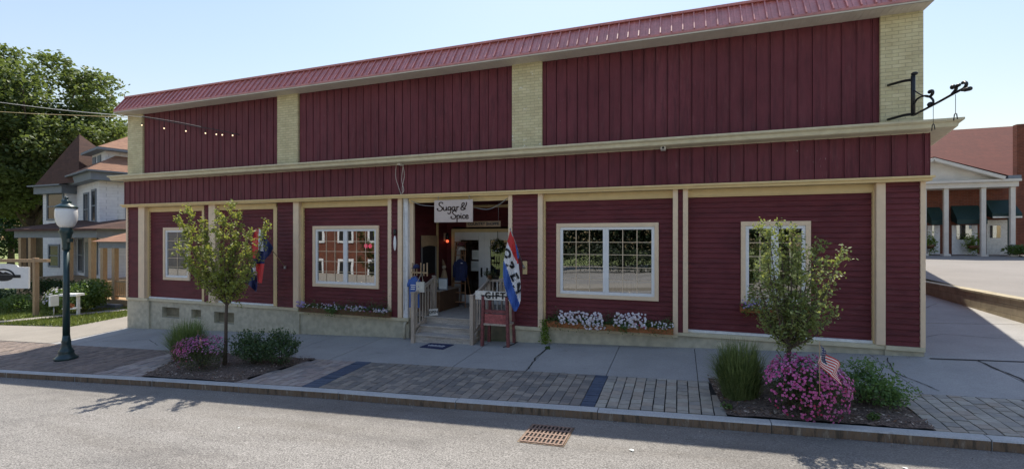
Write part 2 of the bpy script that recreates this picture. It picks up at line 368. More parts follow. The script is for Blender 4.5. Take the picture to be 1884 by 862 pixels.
def parent_world(p):
    l = Vector(p.location)
    while p.parent: p = p.parent; l += Vector(p.location)
    return l
def tag(o, label, cat, group=None, kind=None):
    if label: o['label'] = label
    if cat: o['category'] = cat
    if group: o['group'] = group
    if kind: o['kind'] = kind
    return o
def thing(name, label, cat, loc=(0, 0, 0), group=None):
    o = bpy.data.objects.new(name, None); COL.objects.link(o); o.location = loc; o.empty_display_size = .2
    return tag(o, label, cat, group)
def recenter(o):
    """put a single-mesh thing's origin at its base"""
    co = np.array([v.co[:] for v in o.data.vertices]); c = (co.max(0) + co.min(0)) / 2; c[2] = co[:, 2].min()
    o.data.transform(Matrix.Translation(-Vector(c))); o.location = c
    for ch in o.children: ch.data.transform(Matrix.Translation(-Vector(c)))
    return o
def single(mb, name, mats, label, cat, group=None, bevel=0, kind=None):
    return tag(recenter(mb.build(name, mats, bevel=bevel)), label, cat, group, kind)
def struct(mb, name, mats): return tag(mb.build(name, mats), None, None, None, 'structure')

def quads_obj(name, V, material, parent=None, nper=4, mi=None, mats=None):
    """numpy quad soup: V (n,nper,3)"""
    n = len(V); me = bpy.data.meshes.new(name); off = np.array(tuple(parent_world(parent))) if parent is not None else 0
    co = (V.reshape(-1, 3) - off).astype(np.float32)
    me.vertices.add(n * nper); me.vertices.foreach_set('co', co.ravel())
    me.loops.add(n * nper); me.loops.foreach_set('vertex_index', np.arange(n * nper, dtype=np.int32))
    me.polygons.add(n); me.polygons.foreach_set('loop_start', np.arange(0, n * nper, nper, dtype=np.int32))
    for m in (mats or [material]): me.materials.append(M[m])
    if mi is not None: me.polygons.foreach_set('material_index', mi.astype(np.int32))
    me.update(calc_edges=True); me.validate()
    ob = bpy.data.objects.new(name, me); COL.objects.link(ob)
    if parent is not None: ob.parent = parent
    return ob
def leaf_quads(pts, size, aspect=.5, up=.3, nrm=None):
    """rhombic leaves at pts"""
    n = len(pts); d = rng.normal(size=(n, 3)); d /= np.linalg.norm(d, axis=1)[:, None]
    if nrm is not None: nn = nrm + rng.normal(size=(n, 3)) * .5
    else: nn = rng.normal(size=(n, 3)); nn[:, 2] = np.abs(nn[:, 2]) + up
    nn /= np.linalg.norm(nn, axis=1)[:, None]
    a = np.cross(nn, d); a /= np.linalg.norm(a, axis=1)[:, None] + 1e-9; b = np.cross(nn, a)
    sz = (size * rng.uniform(.6, 1.25, n))[:, None]
    return np.stack([pts - a * sz * .5, pts + b * sz * aspect * .5 - a * sz * .05, pts + a * sz * .5, pts - b * sz * aspect * .5 - a * sz * .05], 1)

def text_mb(body, size, extrude=.004, offset=0, shear=0, spacing=1.0):
    cu = bpy.data.curves.new('text', 'FONT'); cu.body = body; cu.size = size; cu.extrude = extrude; cu.offset = offset
    cu.align_x = 'CENTER'; cu.align_y = 'CENTER'; cu.shear = shear; cu.space_character = spacing; cu.resolution_u = 3
    o = bpy.data.objects.new('text', cu); COL.objects.link(o); bpy.context.view_layer.update()
    me = bpy.data.meshes.new_from_object(o.evaluated_get(bpy.context.evaluated_depsgraph_get()))
    vs = [tuple(v.co) for v in me.vertices]; fs = [tuple(p.vertices) for p in me.polygons]
    bpy.data.objects.remove(o); bpy.data.curves.remove(cu); bpy.data.meshes.remove(me)
    return vs, fs
def map_front(vs, cx, Y, cz, rot=0):       # text (x,y,z) -> facing -Y
    ca, sa = math.cos(rot), math.sin(rot)
    return [(cx + x * ca - y * sa, Y - z, cz + x * sa + y * ca) for x, y, z in vs]
def catmull(pts, n=6):
    pts = [Vector(p) for p in pts]; q = [pts[0]] + pts + [pts[-1]]; out = []
    for i in range(len(q) - 3):
        a, b, c, d = q[i:i + 4]
        for k in range(n):
            t = k / n; out.append(.5 * ((2 * b) + (c - a) * t + (2 * a - 5 * b + 4 * c - d) * t * t + (3 * b - a - 3 * c + d) * t ** 3))
    out.append(pts[-1]); return out

# ============================================================ GROUND
def sheet(xs, ys, zf, name, m, dz=0):
    mb = MB(); vs = [(x, y, zf(x, y) + dz) for y in ys for x in xs]; nx = len(xs)
    mb.add(vs, [(j * nx + i, j * nx + i + 1, (j + 1) * nx + i + 1, (j + 1) * nx + i) for j in range(len(ys) - 1) for i in range(nx - 1)])
    return struct(mb, name, m)
def lin(a, b, n): return [a + (b - a) * i / (n - 1) for i in range(n)]
def terrain(x, y):
    z = zg(x, y)
    if y < yk(x) + .4: z = min(z, zr(x, y)) - .25
    else: z -= .03
    if x > 6.9 and y > 9: z = min(z, -1.75) - .5
    if abs(x) > 120 or y > 120: z -= 1
    return z
gxs = [-1500, -600, -200, -120, -90] + lin(-60, 14, 75) + [16, 20, 30, 60, 120, 300, 700, 1500]
gys = [-1500, -500, -150, -60, -30, -20] + lin(-15, 30, 91) + [35, 45, 60, 90, 120, 300, 800, 1800]
sheet(gxs, gys, terrain, 'ground', 'lawnbase')
# road surface
mb = MB(); xs = lin(-90, 60, 151); ys_off = [0, 1, 2.5, 5, 7.5, 10.2]
vs = []; 
for o in ys_off:
    for x in xs: y = yk(x) - .005 - o; vs.append((x, y, zr(x, y)))
nx = len(xs)
mb.add(vs, [(j * nx + i, (j + 1) * nx + i, (j + 1) * nx + i + 1, j * nx + i + 1) for j in range(len(ys_off) - 1) for i in range(nx - 1)])
struct(mb, 'road', 'road')
# kerb
mb = MB(); kj = [-3.4 + 2.27 * i for i in range(-20, 9)]
for a, b in zip(kj, kj[1:]):
    a2, b2 = a + .006, b - .006; dy = random.uniform(-.006, .006)
    def kp(x, o, dz): return (x, yk(x) + o + dy, Z0 + GX * x + GY * (yk(x) - D) + dz)
    v = [kp(a2, 0, -.45), kp(b2, 0, -.45), kp(b2, 0, -.018), kp(a2, 0, -.018), kp(a2, .016, 0), kp(b2, .016, 0), kp(b2, .15, .004), kp(a2, .15, .004), kp(a2, .15, -.3), kp(b2, .15, -.3)]
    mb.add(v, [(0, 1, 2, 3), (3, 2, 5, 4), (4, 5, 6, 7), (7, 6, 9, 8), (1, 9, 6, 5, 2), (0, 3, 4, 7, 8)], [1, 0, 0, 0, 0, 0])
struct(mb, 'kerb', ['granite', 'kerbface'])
# sidewalk slabs
PV0, PV1 = .165, 8.45
mb = MB(); joints = [-1.235 + 1.53 * i for i in range(-30, 9)]
for a, b in zip(joints, joints[1:]):
    g = .006 if random.random() < .7 else .012
    y1 = D + .02 if -17.5 < (a + b) / 2 < 4.17 else (10.35 if a > 4 else 10.1)
    h = random.uniform(-.004, .004)
    mb.add([(x, y, zg(x, y) + h) for x, y in ((a + g, PV1), (b - g, PV1), (b - g, y1), (a + g, y1))] + [(x, y, zg(x, y) - .06) for x, y in ((a + g, PV1), (b - g, PV1), (b - g, y1), (a + g, y1))],
           [(0, 1, 2, 3), (0, 4, 5, 1), (1, 5, 6, 2), (2, 6, 7, 3), (3, 7, 4, 0)])
struct(mb, 'sidewalk', 'conc')
mb = MB()
for a, b in zip(lin(-48, 14, 63), lin(-48, 14, 63)[1:]):
    mb.quad((a, yk(a) + .1, zg(a, yk(a)) - .022), (b, yk(b) + .1, zg(b, yk(b)) - .022), (b, 10.6, zg(b, 10.6) - .022), (a, 10.6, zg(a, 10.6) - .022))
struct(mb, 'sidewalk_joint_dirt', 'gap')
# driveway beside the shop (right) and the lot
mb = MB(); 
for (x0, x1, y0, y1) in ((4.2, 7.15, 10.37, 13.4), (4.2, 7.15, 13.42, 24)):
    mb.add([(x, y, zg(x, y)) for x, y in ((x0, y0), (x1, y0), (x1, y1), (x0, y1))], [(0, 1, 2, 3)])
struct(mb, 'driveway', 'conc')
def zl(x, y): return -1.46 + (y - 13) * .028 + max(0, x - 20) * .002
mb = MB(); L = [7.4, 12, 20, 40, 80]; T = [11, 14, 20, 26, 31.5, 45]
mb.add([(x, y, zl(x, min(y, 32))) for y in T for x in L], [(j * 5 + i, j * 5 + i + 1, (j + 1) * 5 + i + 1, (j + 1) * 5 + i) for j in range(5) for i in range(4)])
mb.quad((7.4, 11, zl(7.4, 11)), (7.4, 10.4, zg(7.4, 10.4) - .02), (80, 10.4, zg(80, 10.4) - .02), (80, 11, zl(80, 11)))
struct(mb, 'parking_lot', 'lot')
mb = MB(); mb.box(7.15, 7.42, 10.9, 26, -2.4, -1.415)
for i in range(11):                       # slightly uneven cap stones
    y = 10.9 + i * 1.37; mb.box(7.13, 7.44, y + .006, y + 1.36, -1.412, -1.36 + random.uniform(-.006, .006))
single(mb, 'retaining_wall', 'block', 'low tan block wall between the driveway and the raised parking lot', 'wall')
# pavers
def pavers(name, x0, x1, keys, bw=.18, gap=.006, rows=9, skip=None):
    mb = MB(); nc = max(1, round((x1 - x0) / bw)); bw = (x1 - x0) / nc
    for c in range(nc):
        for r in range(-1, rows):
            f0, f1 = (r + .5 * (c % 2)) / rows, (r + 1 + .5 * (c % 2)) / rows
            if rows > 12: f0, f1 = r / rows, (r + 1) / rows
            f0, f1 = max(0, f0), min(1, f1)
            if f1 - f0 < .01: continue
            a, b = x0 + c * bw, x0 + (c + 1) * bw
            Yf = lambda X, f: yk(X) + PV0 + (PV1 - yk(X) - PV0) * f
            cx = (a + b) / 2; cy = Yf(cx, (f0 + f1) / 2)
            if skip and skip(cx, cy): continue
            h = random.uniform(-.004, .004); t1, t2 = random.uniform(-.003, .003), random.uniform(-.003, .003)
            a += gap * random.uniform(.7, 1.4); b -= gap * random.uniform(.7, 1.4); g = gap * .7
            q = [(a, Yf(a, f0) + g, t1), (b, Yf(b, f0) + g, t2), (b, Yf(b, f1) - g, -t1), (a, Yf(a, f1) - g, -t2)]
            v = [(X, Y, zg(X, Y) + h + t) for X, Y, t in q] + [(X, Y, zg(X, Y) - .04) for X, Y, t in q]
            mb.add(v, [(0, 1, 2, 3), (0, 4, 5, 1), (1, 5, 6, 2), (2, 6, 7, 3), (3, 7, 4, 0)], random.randrange(4))
    return struct(mb, name, ['p%s%d' % (keys, i) for i in range(4)])
BEDL = [(-10.75, yk(-10.5) + .17), (-8.2, yk(-8.2) + .17), (-7.75, 8.45), (-11.6, 8.45)]
BEDR = [(.62, yk(.6) + .17), (2.95, yk(2.7) + .17), (2.85, 8.6), (.45, 8.6)]
def inpoly(x, y, poly):
    c = False; n = len(poly)
    for i in range(n):
        (x1, y1), (x2, y2) = poly[i], poly[i - 1]
        if (y1 > y) != (y2 > y) and x < (x2 - x1) * (y - y1) / (y2 - y1) + x1: c = not c
    return c
pavers('pavement_brown', -24, -12.2, 'd')
pavers('pavement_pink', -12.2, -6.62, 'p', skip=lambda x, y: inpoly(x, y, BEDL))
pavers('pavement_blue_west', -6.62, -6.24, 'b', bw=.38, rows=16)
pavers('pavement_tan', -6.24, -1.42, 't', bw=.165, rows=10)
pavers('pavement_blue_east', -1.42, -1.2, 'b', bw=.22, rows=16, gap=.005)
pavers('pavement_light', -1.2, 6.6, 'l', bw=.165, rows=9, gap=.008, skip=lambda x, y: inpoly(x, y, BEDR))
pavers('pavement_blue_far', 6.6, 6.85, 'b', bw=.25, rows=14)
def bed(name, poly):
    mb = MB(); n = 26
    # lumpy mulch sheet
    vs = []; 
    for j in range(n + 1):
        for i in range(n + 1):
            u, v = i / n, j / n
            a = Vector(poly[0]).lerp(Vector(poly[1]), u); b = Vector(poly[3]).lerp(Vector(poly[2]), u); p = a.lerp(b, v)
            e = min(u, 1 - u, v, 1 - v); vs.append((p.x, p.y, zg(p.x, p.y) + .004 + min(e * .35, .05) + random.uniform(0, .018)))
    mb.add(vs, [(j * (n + 1) + i, j * (n + 1) + i + 1, (j + 1) * (n + 1) + i + 1, (j + 1) * (n + 1) + i) for j in range(n) for i in range(n)])
    o = struct(mb, name, 'mulch')
    # wood chips
    pts = []
    while len(pts) < 2200:
        x = random.uniform(min(p[0] for p in poly), max(p[0] for p in poly)); y = random.uniform(min(p[1] for p in poly), max(p[1] for p in poly))
        if inpoly(x, y, poly) and x < poly[1][0] + .5: pts.append((x, y, zg(x, y) + random.uniform(.035, .075)))
    q = leaf_quads(np.array(pts), .05, .4, 2.0)
    c = quads_obj('mulch_chips', q, None, o, mi=rng.integers(0, 3, len(q)), mats=['mulch', 'darkwood', 'wood'])
bed('planting_bed', BEDL); bed('planting_bed', BEDR)
# cracks in the concrete
def crack(pts, wd=.012):
    mb = MB(); P_ = []
    for (a, b) in zip(pts, pts[1:]):
        for k in range(8): P_.append((a[0] + (b[0] - a[0]) * k / 8 + random.uniform(-.02, .02), a[1] + (b[1] - a[1]) * k / 8 + random.uniform(-.02, .02)))
    P_.append(pts[-1])
    for (a, b) in zip(P_, P_[1:]):
        d = Vector((b[0] - a[0], b[1] - a[1])); n_ = Vector((-d.y, d.x)).normalized() * wd * random.uniform(.5, 1.2) / 2
        q = [(a[0] + n_.x, a[1] + n_.y), (a[0] - n_.x, a[1] - n_.y), (b[0] - n_.x, b[1] - n_.y), (b[0] + n_.x, b[1] + n_.y)]
        mb.quad(*[(x, y, zg(x, y) + .009) for x, y in q])
    struct(mb, 'pavement_crack', 'gap')
crack([(-2.77, 10.3), (-2.80, 9.3), (-2.74, 8.46)], .03)
crack([(3.55, 10.3), (3.35, 9.5), (3.6, 8.6)], .02)
crack([(4.86, 10.33), (4.93, 9.3), (4.7, 8.5)], .035)
crack([(-16, 8.9), (-14.6, 9.3), (-13.5, 8.8)], .015)
crack([(4.3, 11.6), (5.2, 12.3), (6.3, 11.9)], .012); crack([(4.6, 13.6), (5.6, 14.6), (6.6, 15.9)], .012)
mb = MB(); mb.quad(*[(x, y, zg(x, y) + .011) for x, y in ((4.2, 10.33), (9, 10.33), (9, 10.375), (4.2, 10.375))]); struct(mb, 'driveway_joint', 'gap')
# left: sunlit drive, lawn walk
mb = MB()
q = [(-48, 8.45), (-17.6, 8.45), (-17.6, 10.9), (-48, 10.5)]
def patch(name, poly, m, dz=.006):
    mb = MB(); n = 24; vs = []
    for j in range(n + 1):
        for i in range(n + 1):
            a = Vector(poly[0]).lerp(Vector(poly[1]), i / n); b = Vector(poly[3]).lerp(Vector(poly[2]), i / n); p = a.lerp(b, j / n); vs.append((p.x, p.y, zg(p.x, p.y) + dz))
    mb.add(vs, [(j * (n + 1) + i, j * (n + 1) + i + 1, (j + 1) * (n + 1) + i + 1, (j + 1) * (n + 1) + i) for j in range(n) for i in range(n)]); return struct(mb, name, m)
patch('side_drive', [(-48, 8.46), (-17.62, 8.46), (-17.62, 10.4), (-48, 9.6)], 'conc_light', .012)
patch('garden_path', [(-27.2, 9.75), (-26.2, 9.8), (-22.3, 13.4), (-23.1, 13.6)], 'conc_light', .012)
patch('shop_side_path', [(-20.4, 10.3), (-17.7, 10.42), (-17.7, 24), (-20.9, 24)], 'conc_light', .010)
# grass tufts on the lawn
def grassfield(poly, n):
    pts = []
    xs_ = [p[0] for p in poly]; ys_ = [p[1] for p in poly]
    PATH = [(-27.3, 9.7), (-26.1, 9.75), (-22.2, 13.4), (-23.2, 13.7)]
    while len(pts) < n:
        x, y = random.uniform(min(xs_), max(xs_)), random.uniform(min(ys_), max(ys_))
        if inpoly(x, y, poly) and not inpoly(x, y, PATH): pts.append((x, y, zg(x, y) - .02))
    pts = np.array(pts); n = len(pts); a = rng.uniform(0, 6.28, n); h = rng.uniform(.05, .11, n)
    dx = np.stack([np.cos(a), np.sin(a), np.zeros(n)], 1) * .02; ln = rng.normal(size=(n, 3)) * .02; ln[:, 2] = h
    V = np.stack([pts - dx, pts + dx, pts + dx * .3 + ln, pts - dx * .3 + ln], 1)
    o = quads_obj('lawn_grass', V, 'grass'); tag(o, 'short sunlit green lawn in front of the white house', 'grass', None, 'stuff')
grassfield([(-46, 10.0), (-30, 10.0), (-20.3, 10.5), (-20.6, 15), (-46, 15.5)], 30000)

# ============================================================ SHOP
SHOP = thing('shop_building', 'long dark red clapboard shop with cream trim, tan brick piers and red metal roof edge', 'shop', (-6.7, 10.5, -2.6))
XL, XR = fx(235), fx(1699)
ZT, ZC = 4.12, 2.0                    # soffit, cornice shelf
def cl(v, a, b): return max(a, min(b, v))
def siding(mb, x0, x1, z0, z1, Y, h=.105, out=.022, mi=0):
    k0 = math.floor(z0 / h)
    for k in range(k0, int(math.ceil(z1 / h)) + 1):
        a, b = k * h, (k + 1) * h; a2, b2 = max(a, z0), min(b, z1)
        if b2 - a2 < 1e-4: continue
        ya = Y - out * (1 - (a2 - a) / h); yb = Y - out * (1 - (b2 - a) / h)
        mb.quad((x0, ya, a2), (x1, ya, a2), (x1, yb, b2), (x0, yb, b2), mi=mi)
        if a2 == a: mb.quad((x0, Y, a), (x1, Y, a), (x1, ya, a), (x0, ya, a), mi=mi)
    mb.box(x0, x1, Y + .001, Y + .06, z0, z1, mi)
def battens(mb, x0, x1, z0, z1, Y, sp=.244, gap=.013):
    """vertical boards with open joints, one edge of each slightly proud"""
    mb.box(x0, x1, Y + .035, Y + .06, z0, z1)
    k = math.floor(x0 / sp)
    while k * sp < x1:
        a, b = max(x0, k * sp + gap / 2 + random.uniform(-.003, .003)), min(x1, (k + 1) * sp - gap / 2)
        if b - a > .02:
            y = Y + random.uniform(-.003, .003); bow = random.uniform(-.004, .004); e = .012
            n = 5; vs = []
            for q in range(n + 1):
                z = z0 + (z1 - z0) * q / n; dx = bow * math.sin(math.pi * q / n)
                vs += [(a + dx, Y + .034, z), (a + dx, y, z), (b - e + dx, y, z), (b - e + dx, y - .009, z), (b + dx, y - .009, z), (b + dx, Y + .034, z)]
            mb.add(vs, [(q * 6 + m, q * 6 + m + 1, (q + 1) * 6 + m + 1, (q + 1) * 6 + m) for q in range(n) for m in range(5)])
        k += 1
# upper floor
piers = [(fx(235), fx(262)), (fx(510), fx(547.5)), (fx(942), fx(997)), (fx(1620), fx(1699))]
for i, (a, b) in enumerate(piers):
    mb = MB(); mb.box(a, b, 10.5, 10.75, ZC - .12, ZT + .05); o = mb.build('brick_pier', 'brickYworn' if i == 2 else 'brickY', SHOP)
    if i == 2: o['label'] = 'brick pier with worn white patches'
for (a0, a1), (b0, b1) in zip(piers, piers[1:]):
    mb = MB(); battens(mb, a1, b0, ZC - .1, ZT + .05, 10.56); mb.build('upper_wall', 'burgundy_up', SHOP)
# body behind: side walls (the right one splays outwards), rear wall, roof slab
BK = 25.0; XRB = XR + .276 * (BK - 10.75)
mb = MB()
mb.quad((XL, 10.75, -3.6), (XL, BK, -3.6), (XL, BK, 4.5), (XL, 10.75, 4.5)); mb.quad((XL + .25, 10.75, -3.6), (XL + .25, 10.75, 4.5), (XL + .25, BK, 4.5), (XL + .25, BK, -3.6))
mb.quad((XR - .01, 10.75, -3.6), (XR - .01, 10.75, 4.68), (XRB, BK, 4.68), (XRB, BK, -3.6)); mb.quad((XR - .25, 10.75, -3.6), (XRB - .25, BK, -3.6), (XRB - .25, BK, 4.68), (XR - .25, 10.75, 4.68))
mb.quad((XL, BK, -3.6), (XRB, BK, -3.6), (XRB, BK, 4.6), (XL, BK, 4.6)); mb.quad((XL, BK - .2, -3.6), (XL, BK - .2, 4.6), (XRB, BK - .2, 4.6), (XRB, BK - .2, -3.6))
mb.build('side_and_rear_walls', 'brickRy', SHOP)
mb = MB(); mb.add([(XL, 10.62, 4.42), (XR, 10.62, 4.42), (XRB, BK, 4.42), (XL, BK, 4.42), (XL, 10.62, 4.6), (XR, 10.62, 4.6), (XRB, BK, 4.6), (XL, BK, 4.6)], [(0, 3, 2, 1), (4, 5, 6, 7), (0, 1, 5, 4), (1, 2, 6, 5), (2, 3, 7, 6), (3, 0, 4, 7)])
mb.build('flat_roof', 'found', SHOP)
# mansard strip, ribs, soffit
YE, YT, ZE, ZTT = 10.13, 10.48, 4.20, 4.70
mb = MB(); x0, x1 = XL - .06, XR + .0
mb.add([(x0, YE, ZE), (x1, YE, ZE), (x1, YT, ZTT), (x0, YT, ZTT), (x0, 10.9, ZTT), (x1, 10.9, ZTT), (x0, 10.9, ZE), (x1, 10.9, ZE)], [(0, 1, 2, 3), (3, 2, 5, 4), (0, 3, 4, 6), (1, 7, 5, 2), (6, 4, 5, 7)])
nrm = Vector((0, -(ZTT - ZE), (YT - YE))).normalized()
k = 0; x = x0 + .03
while x < x1 - .02:
    h = .038 if k % 2 == 0 else .008; w_ = .011 if k % 2 == 0 else .02
    a, b = Vector((x, YE, ZE)), Vector((x, YT, ZTT)); mb.obox((a + b) / 2 + nrm * h / 2, (w_, 0, 0), (b - a) / 2, nrm * h / 2)
    x += .109; k += 1
mb.build('metal_roof_edge', 'roofred', SHOP)
mb = MB(); mb.box(x0, x1, 10.42, 10.52, ZTT + .002, ZTT + .05); mb.box(x0 - .01, x1 + .01, YE - .02, YE + .012, ZE - .045, ZE - .002); mb.build('roof_cap', 'roofred', SHOP)
mb = MB(); mb.box(x0, x1, YE - .012, 10.62, ZT + .0, ZT + .03)
mb.box(x0, x1, YE - .014, YE + .01, ZT + .0, ZE - .05)
x = x0
while x < x1 - .05: mb.box(x + .004, x + .095, YE + .0, 10.55, ZT - .004, ZT + .001); x += .1
mb.build('soffit', 'soffit', SHOP)
# cornice shelf: profile swept along X with mitred right end
def sweep(prof, xa, xb, mitre_l=0, mitre_r=1):
    """prof = list of (out, z); out = distance in front of Y=10.5"""
    mb = MB(); n = len(prof)
    A = [(xa - mitre_l * o, 10.5 - o, z) for o, z in prof]; B = [(xb + mitre_r * o, 10.5 - o, z) for o, z in prof]
    mb.add(A + B, [(i, (i + 1) % n, n + (i + 1) % n, n + i) for i in range(n)] + [tuple(range(n)), tuple(range(n, 2 * n))[::-1]])
    if mitre_r:   # return along the right wall
        Cc = [(xb + o + .276 * 1.6, 12.1, z) for o, z in prof]
        mb.add(B + Cc, [(i, (i + 1) % n, n + (i + 1) % n, n + i) for i in range(n)] + [tuple(range(n, 2 * n))])
    return mb
prof = [(-.15, 2.07), (.41, 2.055), (.41, 2.02), (.385, 2.0), (.355, 1.985), (.345, 1.92), (.31, 1.905), (.085, 1.895), (.07, 1.88), (-.15, 1.88)]
sweep(prof, XL, XR, .9, 1).build('cornice', 'cornice', SHOP)
# fascia band below
YB = 10.43; ZB0, ZB1 = 1.108, 1.885
mb = MB(); battens(mb, XL - .07, XR + .07, ZB0, ZB1, YB)
mb.add([(XR + .07, YB, ZB0), (XR + .07 + .4, YB + 1.6, ZB0), (XR + .07 + .4, YB + 1.6, ZB1), (XR + .07, YB, ZB1)], [(0, 1, 2, 3)])
mb.build('fascia_band', 'burgundy_up', SHOP)
mb = MB(); mb.box(XL - .12, XR + .11, 10.33, 10.56, 1.07, 1.107); mb.box(XL - .09, XR + .08, 10.37, 10.56, 1.018, 1.069); mb.build('lower_cornice_trim', 'ochre', SHOP)
# inner dark floor over ground storey
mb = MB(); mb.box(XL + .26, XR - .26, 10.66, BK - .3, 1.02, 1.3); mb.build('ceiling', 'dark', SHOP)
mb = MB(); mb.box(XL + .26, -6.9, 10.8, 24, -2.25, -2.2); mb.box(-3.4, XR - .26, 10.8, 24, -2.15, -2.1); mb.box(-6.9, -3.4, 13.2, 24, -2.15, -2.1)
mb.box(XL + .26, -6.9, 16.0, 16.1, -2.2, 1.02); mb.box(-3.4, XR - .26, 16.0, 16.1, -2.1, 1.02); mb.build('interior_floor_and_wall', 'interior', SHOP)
# pilasters: cream posts & red strips at Y=10.5
ZH = 1.018
def bot(px): return -2.0 if px < 545 else (-2.08 if px < 1000 else (-2.035 if px < 1255 else -1.985))
posts = [(230.5, 235.5), (256.5, 267.5), (385.6, 397.5), (541, 551), (733, 740.4), (714.7, 721), (936, 943), (990.3, 999), (1238, 1247.3), (1256.5, 1265.8), (1611, 1628), (1692, 1700)]
for a, b in posts:
    xa, xb = fx(a), fx(b)
    if a < 233: xa, xb = XL - .03, XL + .05
    if a > 1690: xb = XR + .02
    mb = MB(); mb.box(xa, xb, 10.462, 10.64, bot(a), ZH); mb.build('corner_post', 'cream', SHOP, bevel=.004)
thin = [(373, 377), (504.5, 511), (272.5, 275.5), (555, 559), (1001.5, 1003.8), (1604.5, 1608)]
for a, b in thin:
    Yt = 10.60; mb = MB(); mb.box(fx(a, Yt), fx(b, Yt), Yt - .03, Yt + .05, bot(a), .9); mb.build('panel_moulding', 'ochre', SHOP)
reds = [(235.5, 256.5), (377, 385.6), (511, 541), (721, 733), (943, 990.3), (1247.3, 1256.5), (1628, 1692)]
for a, b in reds:
    xa, xb = fx(a), fx(b)
    if a < 240: xa = XL + .05
    mb = MB(); siding(mb, xa + .001, xb - .001, bot(a + 5), ZH, 10.5); mb.build('pilaster', 'burgundy', SHOP)
# bays
GZ0, GZ1 = -1.375, .33
def window(x0, x1, z0, z1, Y, nc, cols, rows, cas=.085):
    mb = MB(); t = cas
    mb.box(x0, x1, Y - .035, Y + .05, z1 - t, z1); mb.box(x0, x1, Y - .035, Y + .05, z0, z0 + t)
    mb.box(x0, x0 + t, Y - .035, Y + .05, z0 + t, z1 - t); mb.box(x1 - t, x1, Y - .035, Y + .05, z0 + t, z1 - t)
    wn = mb.build('window', 'cream', SHOP, bevel=.004)
    a, b = x0 + t, x1 - t; wd = (b - a) / nc
    for i in range(nc):
        xa, xb = a + i * wd, a + (i + 1) * wd; f = .065; za, zb = z0 + t, z1 - t
        mb = MB(); mb.box(xa, xb, Y - .012, Y + .05, zb - f, zb); mb.box(xa, xb, Y - .012, Y + .05, za, za + f)
        mb.box(xa, xa + f, Y - .012, Y + .05, za + f, zb - f); mb.box(xb - f, xb, Y - .012, Y + .05, za + f, zb - f)
        s = mb.build('sash', 'white', wn, bevel=.006)
        mb = MB(); g = Y + .02
        mb.quad((xa + f, g, za + f), (xb - f, g, za + f), (xb - f, g, zb - f), (xa + f, g, zb - f)); mb.build('pane', 'glass', wn)
        mb = MB(); g = Y + .008
        for c in range(1, cols):
            x = xa + f + (xb - xa - 2 * f) * c / cols; mb.box(x - .007, x + .007, g, g + .006, za + f, zb - f)
        for r in range(1, rows):
            z = za + f + (zb - za - 2 * f) * r / rows; mb.box(xa + f, xb - f, g - .002, g + .004, z - .006, z + .006)
        mb.build('muntin_grid', 'cream', wn)
YP = 10.64
def bay(pa, pb, wins, zb, header=True, sill=True):
    xa, xb = fx(pa, YP), fx(pb, YP)
    # panel around window openings
    xs_ = [xa]
    mb = MB()
    if not wins: siding(mb, xa, xb, zb, .9, YP)
    else:
        w0, w1 = fx(wins[0], YP), fx(wins[1], YP); e = .06
        siding(mb, xa, w0 + e, zb, .9, YP); siding(mb, w1 - e, xb, zb, .9, YP); siding(mb, w0 + e, w1 - e, zb, GZ0 + e, YP); siding(mb, w0 + e, w1 - e, GZ1 - e, .9, YP)
    mb.build('wall_panel', 'burgundy', SHOP)
    if wins: window(w0, w1, GZ0, GZ1, YP - .02, *wins[2:])
    mb = MB(); mb.box(xa - .1, xb + .1, 10.585, YP + .05, .872, ZH - .002); mb.box(xa - .1, xb + .1, 10.60, 10.66, .85, .871); mb.build('panel_header', 'ochre', SHOP)
    # returns
    if fx(pa, YP) < 0 or pa > 1200:
        pass
bay(266, 374, (302.7, 351.5, 1, 2, 5), -2.0)
bay(394, 506, None, -2.0)
bay(549, 717, (577.4, 698.5, 2, 3, 5), -2.08)
bay(998, 1241, (1024.5, 1212, 2, 3, 5), -2.04)
bay(1263, 1613, (1362.7, 1490.8, 2, 2, 5), -1.985)
for (a, b, z) in ((270, 373, -2.0), (396, 505, -2.0), (1265, 1608, -1.985)):
    mb = MB(); mb.box(fx(a, 10.6), fx(b, 10.6), 10.575, 10.66, z - .005, z + .045); mb.build('bottom_rail', 'whitebay', SHOP)
# foundation with ledge, stepped
segs = [(XL, fx(274), -1.96 - .04, 10.49), (fx(274), fx(541), -2.0, 10.55), (fx(541), fx(551), -2.0, 10.49), (fx(551), fx(752), -2.08, 10.53), (fx(934), fx(999), -2.08, 10.49), (fx(999), fx(1247), -2.035, 10.53), (fx(1247), fx(1628), -1.985, 10.53), (fx(1628), XR + .01, -1.985, 10.49)]
wx = [(fx(295), fx(327), -2.26, -2.60), (fx(349), fx(367), -2.27, -2.55), (fx(391), fx(428), -2.29, -2.64)]
for part in (0, 1):
    mb = MB(); ml = MB()
    for i, (a, b, z, Y) in enumerate(segs):
        if (i > 3) != bool(part): continue
        ml.box(a, b, Y - .045, 10.7, z - .078, z - .002)
        if i == 1:
            x = a
            for (p, q, zt, zb_) in sorted(wx):
                mb.box(x, p, Y, 11, -3.6, z - .08); mb.box(p, q, Y, 11, zt, z - .08); mb.box(p, q, Y, 11, -3.6, zb_); mb.box(p, q, Y + .16, 11, zb_, zt); x = q
            mb.box(x, b, Y, 11, -3.6, z - .08)
        else: mb.box(a, b, Y, 11, -3.6, z - .08)
    mb.build('foundation', 'found', SHOP); ml.build('foundation_ledge', 'cornice', SHOP)
for (p, q, zt, zb_) in wx:
    mb = MB(); mb.box(p + .04, q - .04, 10.55 + .135, 10.55 + .158, zb_ + .04, zt - .03); mb.build('basement_window', 'found_dark', SHOP)
